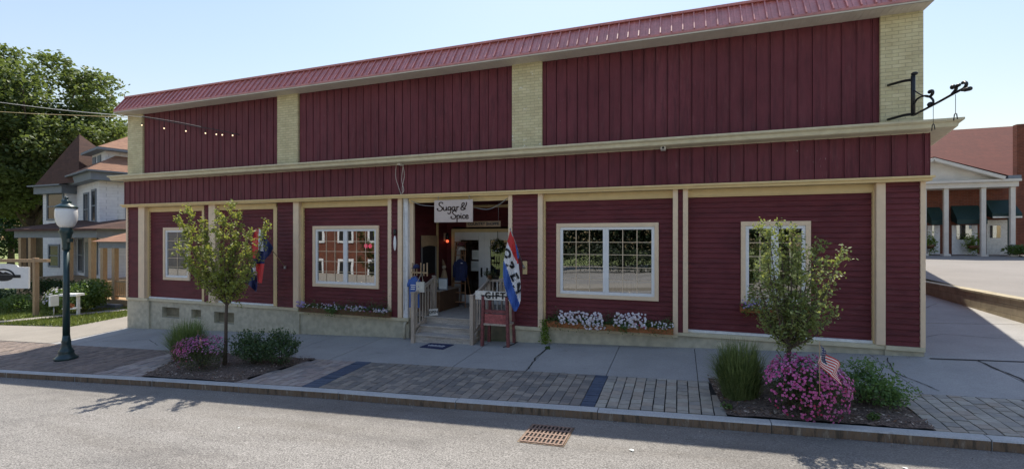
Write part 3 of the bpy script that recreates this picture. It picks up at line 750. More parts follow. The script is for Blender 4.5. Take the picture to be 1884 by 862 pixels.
# entry recess: walls, ceiling, back wall, floor under deck
XA, XB, YBW = -6.78, -3.55, 12.95
mb = MB(); siding(mb, XA, fx(832, YBW), -2.08, 1.0, YBW); siding(mb, fx(832, YBW), -3.5, .33, 1.0, YBW); siding(mb, fx(832, YBW) + 2.18, -3.4, -2.08, .33, YBW); mb.build('entry_back_wall', 'burgundy', SHOP)
for xx, sg in ((XA, 1), (XB, -1)):
    mb = MB(); k = math.floor(-2.08 / .105)
    for q in range(k, 10):
        a, b = q * .105, (q + 1) * .105
        p = [(xx + sg * .014, 10.64, a), (xx + sg * .014, YBW, a), (xx, YBW, b), (xx, 10.64, b)]
        mb.quad(*(p if sg < 0 else p[::-1])); mb.quad((xx, 10.64, a), (xx, YBW, a), (xx + sg * .014, YBW, a), (xx + sg * .014, 10.64, a))
    mb.box(xx - .06 if sg > 0 else xx + .002, xx - .002 if sg > 0 else xx + .06, 10.64, YBW, -2.08, 1.02)
    mb.build('entry_side_wall', 'burgundy', SHOP)
mb = MB(); mb.box(XA - .05, XB + .05, 10.66, YBW + .05, .985, 1.015); mb.build('entry_ceiling', 'burgundy', SHOP)
mb = MB(); mb.box(XA, XB, YBW - .05, YBW - .016, .90, .98); mb.box(XA + .016, XA + .05, 12.25, 12.33, -2.05, .98); mb.build('entry_moulding', 'ochre', SHOP)
mb = MB(); mb.box(fx(742), fx(750), 10.50, 10.62, -2.08, ZH - .003); mb.build('entry_jamb', 'whitebay', SHOP)
mb = MB(); mb.box(fx(750), fx(756.5), 10.60, 10.68, -2.08, ZH - .003); mb.build('entry_jamb', 'cream', SHOP)
mb = MB(); mb.box(fx(752), fx(938), 10.50, 10.58, .94, ZH - .003); mb.box(fx(752), fx(938), 10.52, 10.62, .90, .938); mb.build('entry_header', 'ochre', SHOP)
# double door
dx0 = fx(832, YBW); dx1 = dx0 + 2.18; dzb, dzt = -2.03, .17
mb = MB(); mb.box(dx0, dx0 + .1, YBW - .05, YBW + .05, dzb, dzt + .1); mb.box(dx1 - .1, dx1, YBW - .05, YBW + .05, dzb, dzt + .1); mb.box(dx0 + .1, dx1 - .1, YBW - .05, YBW + .05, dzt, dzt + .1); mb.build('door_frame', 'ochre', SHOP)
mb = MB(); mb.box(dx0 + .1, dx1 - .1, YBW - .02, YBW + .05, dzb, dzb + .05); mb.build('threshold', 'steel', SHOP)
lw_ = (dx1 - dx0 - .2) / 2
for i in range(2):
    a = dx0 + .1 + i * lw_; b = a + lw_
    mb = MB(); s1, s2 = .19, .19; zt2, zb2 = dzt - .24, dzb + .30
    mb.box(a, a + s1, YBW - .03, YBW + .03, dzb + .05, dzt); mb.box(b - s2, b, YBW - .03, YBW + .03, dzb + .05, dzt)
    mb.box(a + s1, b - s2, YBW - .03, YBW + .03, zt2, dzt); mb.box(a + s1, b - s2, YBW - .03, YBW + .03, dzb + .05, zb2)
    d = mb.build('door', 'white', SHOP, bevel=.006)
    mb = MB(); mb.quad((a + s1, YBW, zb2), (b - s2, YBW, zb2), (b - s2, YBW, zt2), (a + s1, YBW, zt2)); mb.build('door_glass', 'doorglass', d)
    hx = b - .09 if i == 0 else a + .09
    mb = MB(); mb.box(hx - .025, hx + .025, YBW - .045, YBW - .031, -1.18, -.90); mb.tube([(hx, YBW - .05, -1.15), (hx, YBW - .09, -1.12), (hx, YBW - .09, -.97), (hx, YBW - .05, -.94)], .012); mb.build('handle', 'black', d)
    mb = MB()
    if i == 0:
        for q in range(1, 6):
            z = zb2 + (zt2 - zb2) * q / 6; 
# side door panel of interior behind right glass (pale shop interior)
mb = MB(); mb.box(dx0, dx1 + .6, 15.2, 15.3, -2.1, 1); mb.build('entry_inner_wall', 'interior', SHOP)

# ------------------------------------------------------------ things in the shop windows (seen faintly through the glass)
def candle(x, Y, z, lab):
    t = thing('candle_lamp', lab, 'lamp', (x, Y, z), 'small lit lamps in the shop windows')
    mb = MB(); mb.lathe((x, Y, z), [(.035, 0), (.035, .01), (.012, .02), (.012, .12)], 10); mb.build('candle', 'signwhite', t)
    mb = MB(); mb.ell((x, Y, z + .145), .014, .014, .026, 8); mb.build('flame', 'bulb', t)
mb = MB()
for (a, b) in ((fx(560, 11), fx(715, 11)), (fx(1005, 11), fx(1230, 11)), (fx(1360, 11), fx(1500, 11)), (fx(300, 11), fx(352, 11))):
    mb.box(a, b, 10.74, 11.5, -1.46, -1.40)
mb.build('window_shelf', 'darkwood', SHOP)
candle(fx(622, 10.9), 10.9, -1.36 - .04, 'small lit candle lamp low inside the window left of the entry, left pane')
candle(fx(665, 10.9), 10.9, -1.40, 'small lit candle lamp low inside the window left of the entry, right pane')
candle(fx(1158, 10.9), 10.9, -1.40, 'small lit candle lamp inside the wide window right of the entry')
mb = MB(); cx = fx(1150, 11.15)
for i in range(5): mb.box(cx - .2 + i * .09, cx - .17 + i * .09, 11.15, 11.17, -1.3, -.75)
mb.box(cx - .22, cx + .22, 11.14, 11.18, -.80, -.72); mb.box(cx - .22, cx + .22, 11.14, 11.18, -1.32, -1.26); mb.box(cx - .22, cx - .18, 11.14, 11.18, -1.4, -.78); mb.box(cx + .18, cx + .22, 11.14, 11.18, -1.4, -.78)
single(mb, 'chair_back', 'signwhite', 'pale slatted rack standing inside the wide window right of the entry', 'rack')
for px, lab in ((1043, 'white bottle in the lower left corner of the wide window'), ):
    mb = MB(); mb.lathe((fx(px, 10.95), 10.95, -1.4), [(.045, 0), (.05, .05), (.05, .16), (.02, .22), (.018, .3), (.024, .31)], 12); single(mb, 'bottle', 'signwhite', lab, 'bottle')
mb = MB(); mb.ell((fx(1070, 11), 11, -1.27), .15, .1, .13); single(mb, 'basket', 'tan_wood', 'round tan basket low inside the wide window right of the entry', 'basket')
mb = MB()
for dx in (-.07, .07):
    c = Vector((fx(677, 10.9) + dx, 10.9, -.23))
    for k in range(6):
        a = k * math.pi / 3; mb.ell(c + Vector((.035 * math.cos(a), 0, .035 * math.sin(a))), .03, .012, .03, 8)
single(mb, 'window_ornament', 'neon', 'bright pink glowing ornament hanging in the window left of the entry', 'ornament')

# ============================================================ ENTRY STEPS
ST = thing('entry_steps', 'weathered grey wooden steps and porch deck with railings at the shop entry', 'steps', (-5.4, 10.15, -2.56))
sx0, sx1 = -6.22, -4.60
zs = [-2.56, -2.385, -2.21, -2.03]; yr = [10.12, 10.40, 10.68]
for i in range(3):
    mb = MB(); z = zs[i + 1]; yb_ = yr[i]
    mb.box(sx0, sx1, yb_, yb_ + .03, z - .30, z - .036); mb.build('riser', 'deck', ST)
    if i < 2:
        mb = MB(); mb.box(sx0 - .02, sx1 + .02, yb_ - .03, yb_ + .125, z - .034, z); mb.box(sx0 - .02, sx1 + .02, yb_ + .131, yb_ + .28, z - .034, z); mb.build('tread', 'deck', ST, bevel=.004)
mb = MB(); y = 10.65
while y < YBW - .02:
    a, b = (sx0 - .02, sx1 + .02) if y < 10.66 else (XA + .02, XB - .02)
    mb.box(a, b, y, y + .132, -2.064 + random.uniform(-.002, .002), -2.03 + random.uniform(-.003, .003)); y += .14
mb.build('deck_boards', 'deck', ST)
mb = MB(); mb.add([(sx0 + .0, y_, z_) for y_, z_ in ((10.14, -2.75), (10.95, -2.75), (10.95, -2.07), (10.66, -2.07), (10.14, -2.42))] + [(sx0 + .04, y_, z_) for y_, z_ in ((10.14, -2.75), (10.95, -2.75), (10.95, -2.07), (10.66, -2.07), (10.14, -2.42))], [(0, 1, 2, 3, 4), (9, 8, 7, 6, 5)] + [(i, (i + 1) % 5, 5 + (i + 1) % 5, 5 + i) for i in range(5)]); mb.build('stringer', 'wood', ST)
mb = MB(); mb.add([(sx1 + .0, y_, z_) for y_, z_ in ((10.14, -2.75), (10.95, -2.75), (10.95, -2.07), (10.66, -2.07), (10.14, -2.42))] + [(sx1 - .04, y_, z_) for y_, z_ in ((10.14, -2.75), (10.95, -2.75), (10.95, -2.07), (10.66, -2.07), (10.14, -2.42))], [(0, 1, 2, 3, 4), (9, 8, 7, 6, 5)] + [(i, (i + 1) % 5, 5 + (i + 1) % 5, 5 + i) for i in range(5)]); mb.build('stringer', 'wood', ST)
for sx in (sx0, sx1 - .02):
    mb = MB(); mb.box(sx - .045, sx + .045, 10.05, 10.14, -2.75, -1.37); mb.box(sx - .055, sx + .055, 10.04, 10.15, -1.369, -1.345); mb.build('newel_post', 'wood', ST, bevel=.004)
    mb = MB(); mb.box(sx - .045, sx + .045, 11.12, 11.21, -2.05, -1.04); mb.box(sx - .055, sx + .055, 11.11, 11.22, -1.039, -1.015); mb.build('newel_post', 'wood', ST, bevel=.004)
    mb = MB(); mb.bar((sx, 10.1, -1.43), (sx, 11.15, -1.10), .05, .09); mb.build('handrail', 'wood', ST, bevel=.004)
    mb = MB(); mb.bar((sx, 10.12, -2.28), (sx, 11.15, -1.93), .035, .06); mb.build('bottom_rail', 'wood', ST)
    for k in range(6):
        t_ = (k + 1) / 7; y = 10.12 + t_ * 1.0; mb = MB(); mb.box(sx - .018, sx + .018, y - .015, y + .015, -2.26 + .34 * t_, -1.46 + .33 * t_); mb.build('baluster', 'wood', ST)
# front railing on the right half of the deck
RY = 11.17
mb = MB(); mb.box(sx1 - .02, XB + .0, RY - .02, RY + .02, -1.13, -1.07); mb.build('handrail', 'wood', ST)
mb = MB(); mb.box(sx1 - .02, XB, RY - .015, RY + .015, -1.93, -1.88); mb.build('bottom_rail', 'wood', ST)
for k in range(8):
    x = sx1 + .08 + k * .12
    if x < XB - .03: mb = MB(); mb.box(x - .018, x + .018, RY - .018, RY + .018, -1.9, -1.12); mb.build('baluster', 'signwhite' if k % 2 else 'wood', ST)
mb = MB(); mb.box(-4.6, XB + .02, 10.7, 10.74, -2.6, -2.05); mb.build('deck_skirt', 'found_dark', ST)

# ============================================================ SIGNS
# script lettering drawn as strokes on a 0..1 letter grid
def stroke(mb, pts, x, z, s, Y, w=.018):
    q = catmull([(x + a * s, Y, z + b * s) for a, b in pts], 6)
    for i, (a, b) in enumerate(zip(q, q[1:])):
        d = (b - a)
        if d.length < 1e-6: continue
        n_ = Vector((-d.z, 0, d.x)).normalized() * w * (.5 + .28 * abs(d.normalized().z)); e = d.normalized() * w * .25
        mb.prism([a - n_ - e, b - n_ + e, b + n_ + e, a + n_ - e], (0, 0, 0), (0, -.003, 0))
LET = {
 'S': ([[(.75, .88), (.62, 1.02), (.35, 1.02), (.2, .82), (.35, .6), (.6, .42), (.66, .18), (.42, -.02), (.1, .02), (-.05, .2), (.08, .28)]], .8),
 'u': ([[(0, .45), (.05, .12), (.2, .0), (.38, .12), (.45, .45)], [(.45, .45), (.46, .1), (.58, .02)]], .62),
 'g': ([[(.42, .42), (.2, .46), (.04, .25), (.18, .03), (.4, .15), (.43, .42), (.42, -.2), (.2, -.42), (0, -.3)]], .58),
 'a': ([[(.42, .42), (.2, .46), (.02, .22), (.16, .0), (.36, .1), (.43, .42)], [(.43, .42), (.44, .08), (.56, .02)]], .62),
 'r': ([[(.05, .45), (.08, .0)], [(.08, .25), (.2, .43), (.36, .42)]], .5),
 '&': ([[(.8, .1), (.5, .2), (.2, .6), (.3, .95), (.55, .95), (.5, .65), (.15, .4), (.05, .12), (.3, -.05), (.6, .1), (.72, .45), (.85, .62), (.95, 1.05)]], .9),
 'p': ([[(.05, .45), (.06, -.42)], [(.06, .3), (.22, .46), (.42, .3), (.36, .05), (.12, .02)]], .56),
 'i': ([[(.05, .45), (.07, .08), (.16, .0)], [(.07, .62), (.10, .66)]], .26),
 'c': ([[(.38, .38), (.2, .46), (.03, .24), (.14, .0), (.38, .06)]], .46),
 'e': ([[(.05, .2), (.36, .28), (.26, .46), (.06, .34), (.06, .08), (.24, -.02), (.44, .1)]], .48)}
def script(mb, word, x, z, s, Y):
    for ch in word:
        for st in LET[ch][0]: stroke(mb, st, x, z, s, Y)
        x += LET[ch][1] * s
    return x
YS = 10.30
t = thing('shop_sign', 'pale rectangular hanging board lettered Sugar & Spice above the entry', 'sign', (fx(833, YS), YS, .36))
sa, sb = fx(799, YS), fx(869.5, YS); sz0, sz1 = fz(835, 408.5, YS), fz(835, 367.5, YS)
mb = MB(); mb.box(sa, sb, YS, YS + .03, sz0, sz1); mb.build('board', 'signpink', t, bevel=.004)
W, H = sb - sa, sz1 - sz0
mb = MB(); x = script(mb, 'Sugar', sa + W * .09, sz0 + H * .53, H * .36, YS - .002); mb.build('lettering', 'brownink', t); mb = MB(); script(mb, '&', x + .02, sz0 + H * .55, H * .31, YS - .002); mb.build('ampersand', 'brownink', t)
mb = MB(); script(mb, 'Spice', sa + W * .45, sz0 + H * .16, H * .34, YS - .002); mb.build('lettering', 'brownink', t)
mb = MB()
for x in (sa + .1, sb - .1): mb.tube([(x, YS + .015, sz1 - .01), (x, YS + .02, 1.03)], .006, 6)
mb.build('hanger', 'steel', t)
YS2 = 10.75
t = thing('shoppe_sign', 'narrow brown wooden plank sign lettered COUNTRY SHOPPE above the doors', 'sign', (fx(888, YS2), YS2, .3))
sa, sb = fx(858, YS2), fx(921, YS2); sz0, sz1 = fz(890, 417, YS2), fz(890, 406.5, YS2)
mb = MB(); mb.box(sa, sb, YS2, YS2 + .02, sz0, sz1); mb.build('board', 'signwood', t, bevel=.003)
vs, fs = text_mb('COUNTRY SHOPPE', .098, .002, .003); mb = MB().add(map_front(vs, (sa + sb) / 2, YS2 - .003, (sz0 + sz1) / 2), fs); mb.build('lettering', 'blackink', t)
mb = MB()
for x in (sa + .06, sb - .06): mb.tube([(x, YS2 + .01, sz1 - .005), (x, YS2 + .01, .986)], .003, 5)
mb.build('hanger', 'steel', t)
# gift sign
YG = 10.02
ga, gb = fx(874.5, YG), fx(957.5, YG); gz0, gz1 = fz(905, 551.5, YG), fz(905, 535.5, YG)
t = thing('gift_sign', 'long worn white plank sign lettered GIFTS beside the entry steps', 'sign', ((ga + gb) / 2, YG, gz0))
mb = MB(); mb.box(ga, gb, YG, YG + .025, gz0, gz1); mb.build('board', 'signwhite', t, bevel=.004)
vs, fs = text_mb('GIFTS', .20, .003, .008, spacing=1.30); mb = MB().add(map_front(vs, (ga + gb) / 2 + .0, YG - .004, (gz0 + gz1) / 2), fs); mb.build('lettering', 'blackink', t)
# red stand below it
YR0, YR1 = 10.0, 10.45
ra, rb = fx(886, YR0), fx(934, YR0); gzb = zg(-4.2, 10.0)
t = thing('plant_stand', 'old red painted wooden stand with faded panel under the gift sign', 'stand', ((ra + rb) / 2, 10.2, gzb))
for x in (ra + .03, rb - .03):
    mb = MB(); mb.bar((x - (.03 if x < (ra + rb) / 2 else -.03), YR0 + .04, gzb), (x, YR0 + .04, -1.36), .085, .06); mb.build('leg', 'oldred', t)
    mb = MB(); mb.bar((x - (.03 if x < (ra + rb) / 2 else -.03), YR1, gzb), (x, YR1, -1.40), .07, .06); mb.build('leg', 'oldred', t)
mb = MB(); mb.box(ra + .061, rb - .061, YR0 + .03, YR0 + .055, fz(910, 595, 10.03), fz(910, 577.5, 10.03)); mb.build('panel', 'oldred_light', t)
mb = MB(); mb.box(ra + .0, rb - .0, YR0 + .02, YR1 + .02, fz(910, 599, YR0), fz(910, 595.5, YR0)); mb.build('shelf', 'wood', t)
mb = MB(); mb.box(ra + .06, rb - .06, YR0 + .02, YR0 + .06, fz(910, 576, YR0), fz(910, 570, YR0)); mb.box(ra - .03, rb + .03, YR0 + .02, YR0 + .1, -1.359, -1.33); mb.build('cross_rail', 'oldred', t)
mb = MB(); mb.tube([(rb - .1, YR0 - .02, gzb + .02), (rb + .05, YR0 + .3, gzb + .04), (rb + .06, YR1 + .05, gzb + .05)], .015, 6); mb.build('rocker', 'black', t)
# small open sign leaning on deck
YO = 10.72; oa, ob = fx(788.5, YO), fx(805, YO)
t = thing('open_sign', 'small white plank sign lettered OPEN leaning on the porch deck', 'sign', ((oa + ob) / 2, YO, -2.03))
mb = MB(); c0 = Vector(((oa + ob) / 2, YO + .03, -1.93)); ax = Vector((1, -.05, .14)).normalized(); az = Vector((-.14, .2, 1)).normalized()
mb.obox(c0, ax * (ob - oa) / 2, Vector((0, .01, 0)), az * .085); mb.build('board', 'signwhite', t)
vs, fs = text_mb('OPEN', .105, .002, .002)
mb = MB().add([tuple(c0 + ax * x + az * y + Vector((0, -.013 - z, 0))) for x, y, z in vs], fs); mb.build('lettering', 'blackink', t)
# door mat
mp = [(-5.80, 9.70), (-5.13, 9.60), (-5.06, 10.02), (-5.72, 10.08)]
t = thing('door_mat', 'dark blue door mat with pale lettering on the sidewalk', 'mat', (-5.43, 9.85, zg(-5.4, 9.85)))
mb = MB(); mb.add([(x, y, zg(x, y) + .016) for x, y in mp] + [(x, y, zg(x, y) + .002) for x, y in mp], [(0, 1, 2, 3), (0, 4, 5, 1), (1, 5, 6, 2), (2, 6, 7, 3), (3, 7, 4, 0)]); mb.build('mat', 'doormat', t)
mb = MB()
def matpt(u, v):
    a = Vector(mp[0]).lerp(Vector(mp[1]), u); b = Vector(mp[3]).lerp(Vector(mp[2]), u); p = a.lerp(b, v); return (p.x, p.y, zg(p.x, p.y) + .019)
for k in range(9):                          # unreadable worn script: a wavy stroke
    u0 = .14 + k * .08; q = [matpt(u0, .42), matpt(u0 + .05, .42), matpt(u0 + .07, .62 if k % 2 else .56), matpt(u0 + .02, .62 if k % 2 else .56)]; mb.quad(*q)
mb.quad(matpt(.2, .3), matpt(.85, .3), matpt(.85, .34), matpt(.2, .34)); mb.build('worn_print', 'flagwhite', t)

# ============================================================ ENTRY DISPLAY
FZ = -2.03
# ladder
t = thing('step_ladder', 'brown wooden step ladder standing against the left entry door', 'ladder', (fx(844, 12.6), 12.6, FZ))
la0, la1 = fx(829, 12.3), fx(856, 12.3); lt0, lt1 = fx(840, 12.6), fx(856, 12.6)
zt_ = fz(848, 446, 12.6)
mb = MB(); mb.bar((la0, 12.3, FZ), (lt0, 12.6, zt_), .03, .07); mb.build('rail', 'ladderwood', t)
mb = MB(); mb.bar((la1, 12.3, FZ), (lt1, 12.6, zt_), .03, .07); mb.build('rail', 'ladderwood', t)
for k in range(7):
    f = (k + .6) / 7; a = Vector((la0, 12.3, FZ)).lerp(Vector((lt0, 12.6, zt_)), f); b = Vector((la1, 12.3, FZ)).lerp(Vector((lt1, 12.6, zt_)), f)
    mb = MB(); mb.bar(a, b, .10, .025); mb.build('rung', 'ladderwood', t)
mb = MB(); mb.box(lt0 - .02, lt1 + .02, 12.50, 12.72, zt_, zt_ + .03); mb.build('top_step', 'ladderwood', t)
for x in (la0 + .05, la1 - .05): mb = MB(); mb.bar((x, 12.88, FZ), ((lt0 + lt1) / 2, 12.66, zt_ - .02), .025, .03); mb.build('rear_leg', 'ladderwood', t)
# hats on the ladder
for k, (z, m_, lab) in enumerate(((fz(848, 459, 12.45), 'signwhite', 'white cap resting on the ladder top'), (fz(848, 451, 12.5), 'oldred', 'red cap resting on the ladder top'))):
    mb = MB(); mb.lathe((fx(849, 12.42), 12.42, z), [(.15, 0), (.11, .02), (.10, .06), (.05, .09), (.005, .10)], 14); mb.box(fx(849, 12.42) - .07, fx(849, 12.42) + .07, 12.2, 12.34, z, z + .012); single(mb, 'cap', m_, lab, 'cap')
# garments: torso with sleeves, hanging
def garment(name, cx, Y, ztop, wd, ln, m, label, cat, sleeve=.5, print_=None):
    t = thing(name, label, cat, (cx, Y, ztop - ln))
    mb = MB(); n = 12; ny = 10; vs = []
    for side in (-1, 1):
        for j in range(ny + 1):
            v = j / ny; hw = wd / 2 * (.78 + .22 * min(1, v * 4) + .04 * math.sin(v * 7)); 
            for i in range(n + 1):
                u = i / n * 2 - 1; zt = ztop - (.10 * abs(u) ** 1.5 if j == 0 else .10 * abs(u) ** 1.5 * (1 - v)) - (.05 if abs(u) < .25 and j == 0 and side < 0 else 0)
                vs.append((cx + hw * u, Y + side * (.045 * math.sqrt(max(0, 1 - u * u)) + .008 * math.sin(u * 9 + v * 3)), zt - v * ln))
    o = (n + 1) * (ny + 1); fs = []
    for s_ in (0, 1):
        for j in range(ny):
            for i in range(n):
                a = s_ * o + j * (n + 1) + i; q = (a, a + 1, a + n + 2, a + n + 1); fs.append(q if s_ else q[::-1])
    mb.add(vs, fs, 0, True); mb.build('body', m, t)
    for sg in (-1, 1):
        mb = MB(); mb.tube([(cx + sg * wd * .36, Y, ztop - .10), (cx + sg * wd * .52, Y - .01, ztop - .22), (cx + sg * wd * .53, Y - .02, ztop - ln * sleeve)], [.045, .045, .04], 10); mb.build('sleeve', m, t)
    if print_:
        mb = MB()
        for k, (a, b, z) in enumerate(print_): mb.box(cx + a, cx + b, Y - .062, Y - .057, ztop - z - .02, ztop - z)
        mb.build('print', 'flagwhite', t)
    mb = MB(); mb.tube([(cx - wd * .34, Y, ztop - .10), (cx, Y, ztop + .02), (cx + wd * .34, Y, ztop - .10)], .008, 6); mb.tube([(cx, Y, ztop + .02), (cx, Y, ztop + .07), (cx + .03, Y, ztop + .09)], .005, 6); mb.build('hanger', 'tan_wood', t)
    return t
garment('sweatshirt', fx(847, 12.1), 12.1, fz(848, 475, 12.1), .36, fz(848, 475, 12.1) - fz(848, 516, 12.1), 'jacket', 'navy sweatshirt hanging on the wooden step ladder', 'sweatshirt', .85, [(.04, .10, .12)])
Yt_ = 10.36
garment('tshirt', fx(761, Yt_) + .02, Yt_, fz(761, 507, Yt_), .30, fz(761, 507, Yt_) - fz(761, 565, Yt_), 'blueshirt', 'bright blue t-shirt hanging from the picket rack left of the steps', 't-shirt', .35, [(-.07, .07, .22), (-.06, .06, .27), (-.07, .05, .32)])
# picket rack
t = thing('picket_rack', 'tan picket rack holding a cap above the blue t-shirt', 'rack', (fx(772, 10.44), 10.44, FZ))
zr0 = fz(770, 501, 10.44)
for k, px in enumerate((759, 767, 774.5, 780, 786)):
    mb = MB(); x = fx(px, 10.44); mb.box(x - .014, x + .014, 10.43, 10.45, zr0 - .08, fz(px, 483 + (k % 2) * 2, 10.44)); mb.build('picket', 'tan_wood', t)
mb = MB(); mb.box(fx(757.5, 10.44), fx(788, 10.44), 10.41, 10.429, zr0 - .02, zr0 + .02); mb.build('cross_rail', 'tan_wood', t)
for px in (759,): mb = MB(); x = fx(px, 10.44); mb.box(x - .015, x + .015, 10.451, 10.48, -2.6, zr0); mb.build('leg', 'darkwood', t)
mb = MB(); cx, cz = fx(766, 10.37), fz(766, 493, 10.37); mb.lathe((cx, 10.37, cz), [(.085, 0), (.085, .03), (.07, .08), (.03, .10), (.004, .105)], 14); mb.box(cx - .06, cx + .06, 10.21, 10.31, cz, cz + .01)
single(mb, 'cap', 'jacket', 'navy cap hanging on the picket rack above the t-shirt', 'cap')
# tote bag
Yb = 10.33; t = thing('tote_bag', 'white canvas tote bag hanging beside the blue t-shirt', 'bag', (fx(773, Yb), Yb, fz(773, 537, Yb)))
a, b, z0_, z1_ = fx(766.5, Yb), fx(781, Yb), fz(773, 537, Yb), fz(773, 518, Yb)
mb = MB(); mb.add([(a, Yb - .02, z0_), (b, Yb - .02, z0_), (b, Yb - .03, z1_), (a, Yb - .03, z1_), (a, Yb + .02, z0_), (b, Yb + .02, z0_), (b, Yb + .03, z1_), (a, Yb + .03, z1_)], [(0, 1, 2, 3), (5, 4, 7, 6), (0, 4, 5, 1), (1, 5, 6, 2), (4, 0, 3, 7)]); mb.build('bag_body', 'tote', t)
mb = MB(); mb.tube([(a + .04, Yb - .02, z1_), ((a + b) / 2 + .04, Yb, fz(780, 500, Yb)), (b - .03, Yb - .02, z1_)], .012, 6); mb.build('strap', 'tote', t)
# lantern / feeder with conical cap on the left wall
Yl = 11.35; cx = fx(766, Yl)
t = thing('hanging_lantern', 'small lantern with pale conical cap hanging at the left entry wall', 'lantern', (cx, Yl, fz(766, 452, Yl)))
mb = MB(); mb.lathe((cx, Yl, fz(766, 433, Yl)), [(.115, 0), (.10, .012), (.01, .085)], 16); mb.build('cap', 'whitebay', t)
mb = MB(); mb.lathe((cx, Yl, fz(766, 451, Yl)), [(.03, 0), (.045, .02), (.045, .20), (.035, .215)], 12); mb.build('body', 'black', t)
mb = MB(); mb.tube([(cx, Yl, fz(766, 433, Yl) + .08), (cx, Yl, .985)], .003, 5); mb.build('cord', 'black', t)
# curtained window on the left wall (wall faces +X)
def onwall(y, z, o=.02): return (XA + .014 + o, y, z)
def wy(px):     # Y where the ray at px meets X=XA
    a, b, _ = ray(px, 437); return (XA + .03) * b / a
y0, y1 = wy(773.5), wy(801); zA = fz(773, 434, y0); zB = fz(773, 505, y0)
t = thing('curtained_window', 'black cabinet window with ruffled tan valance on the left entry wall', 'window', (XA + .03, (y0 + y1) / 2, zB))
mb = MB(); mb.box(XA + .016, XA + .05, y0 + .03, y1 - .03, zB, zA); mb.build('dark_pane', 'blackink', t)
mb = MB(); mb.box(XA + .051, XA + .07, y0, y0 + .05, zB - .05, zA); mb.box(XA + .051, XA + .07, y1 - .05, y1, zB - .05, zA); mb.build('frame', 'steel', t)
mb = MB(); n = 40; vs = []
for i in range(n + 1):
    u = i / n; y = y0 - .04 + (y1 - y0 + .08) * u; o = .075 + .018 * math.sin(i * 1.7); vs += [(XA + o, y, zA + .02), (XA + o + .012, y, zA - .32 + .05 * math.sin(u * 3.1))]
mb.add(vs, [(2 * i, 2 * i + 2, 2 * i + 3, 2 * i + 1) for i in range(n)], 0, True); mb.build('valance', 'tan_wood', t)
# red sconce on left wall
ys = wy(820); zs_ = fz(818, 437, ys)
t = thing('wall_sconce', 'wall sconce with glowing red glass beside the entry doors', 'lamp', (XA + .03, ys, zs_ - .1))
mb = MB(); mb.box(XA + .016, XA + .03, ys - .1, ys + .06, zs_ - .10, zs_ + .14); mb.build('backplate', 'cream', t)
mb = MB(); mb.lathe((XA + .12, ys - .06, zs_ - .06), [(.05, 0), (.06, .02), (.055, .16), (.02, .2)], 12); mb.build('lantern_body', 'black', t)
mb = MB(); mb.ell((XA + .12, ys - .06, zs_ - .105), .045, .045, .045, 10); mb.build('glass', 'redlamp', t)
# brown table with cloth, framed notice, figurine, cat
ta, tb = XA + .08, XA + .62
t = thing('display_table', 'low table under a brown cloth along the left entry wall', 'table', ((ta + tb) / 2, 11.9, FZ))
mb = MB(); mb.box(ta, tb, 11.35, 12.55, FZ, -1.475); mb.build('cloth', 'darkwood', t, bevel=.02)
mb = MB(); mb.box(ta - .01, tb + .02, 11.33, 12.57, -1.474, -1.445); mb.build('table_top', 'wood', t)
Yf = 11.5; fa = fx(806.5, Yf); fb = fx(823.5, Yf); z0_ = -1.44
t = thing('framed_notice', 'white notice in a blue grey frame on the display table', 'notice', ((fa + fb) / 2, Yf, z0_))
zt2_ = fz(815, 511, Yf)
mb = MB(); mb.box(fa, fb, Yf, Yf + .02, z0_, zt2_); mb.build('frame', 'hgrey', t)
mb = MB(); mb.box(fa + .025, fb - .025, Yf - .006, Yf - .001, z0_ + .03, zt2_ - .03); mb.build('paper', 'paper', t)
mb = MB()
for k in range(6): mb.box(fa + .045, fb - .045, Yf - .009, Yf - .0065, zt2_ - .06 - k * .03, zt2_ - .055 - k * .03)
mb.build('print_lines', 'hgrey', t)
Yd = 12.3; cx = fx(817, Yd); z0_ = -1.44
t = thing('figurine', 'tall brown garden figurine standing on the display table', 'figurine', (cx, Yd, z0_))
mb = MB(); mb.tube([(cx, Yd, z0_), (cx, Yd, z0_ + .25), (cx + .01, Yd, z0_ + .42), (cx, Yd, z0_ + .5)], [.09, .11, .07, .05], 12); mb.build('torso', 'tan_wood', t)
mb = MB(); mb.ell((cx, Yd, z0_ + .58), .065, .065, .075); mb.build('head', 'wood', t)
mb = MB(); mb.tube([(cx, Yd, z0_ + .62), (cx - .03, Yd, z0_ + .74), (cx - .06, Yd, z0_ + .82)], [.06, .035, .008], 10); mb.build('hat', 'signwood', t)
Yc = 11.45; cx = fx(799, Yc)
t = thing('jug', 'pale stoneware jug on the display table by the stair post', 'jug', (cx, Yc, -1.44))
mb = MB(); mb.lathe((cx, Yc, -1.44), [(.05, 0), (.075, .05), (.08, .14), (.05, .22), (.035, .27), (.045, .3)], 16); mb.build('body', 'signwhite', t)
mb = MB(); mb.tube([(cx + .07, Yc, -1.27), (cx + .12, Yc, -1.22), (cx + .1, Yc, -1.16), (cx + .045, Yc, -1.17)], .01, 6); mb.build('handle', 'signwhite', t)
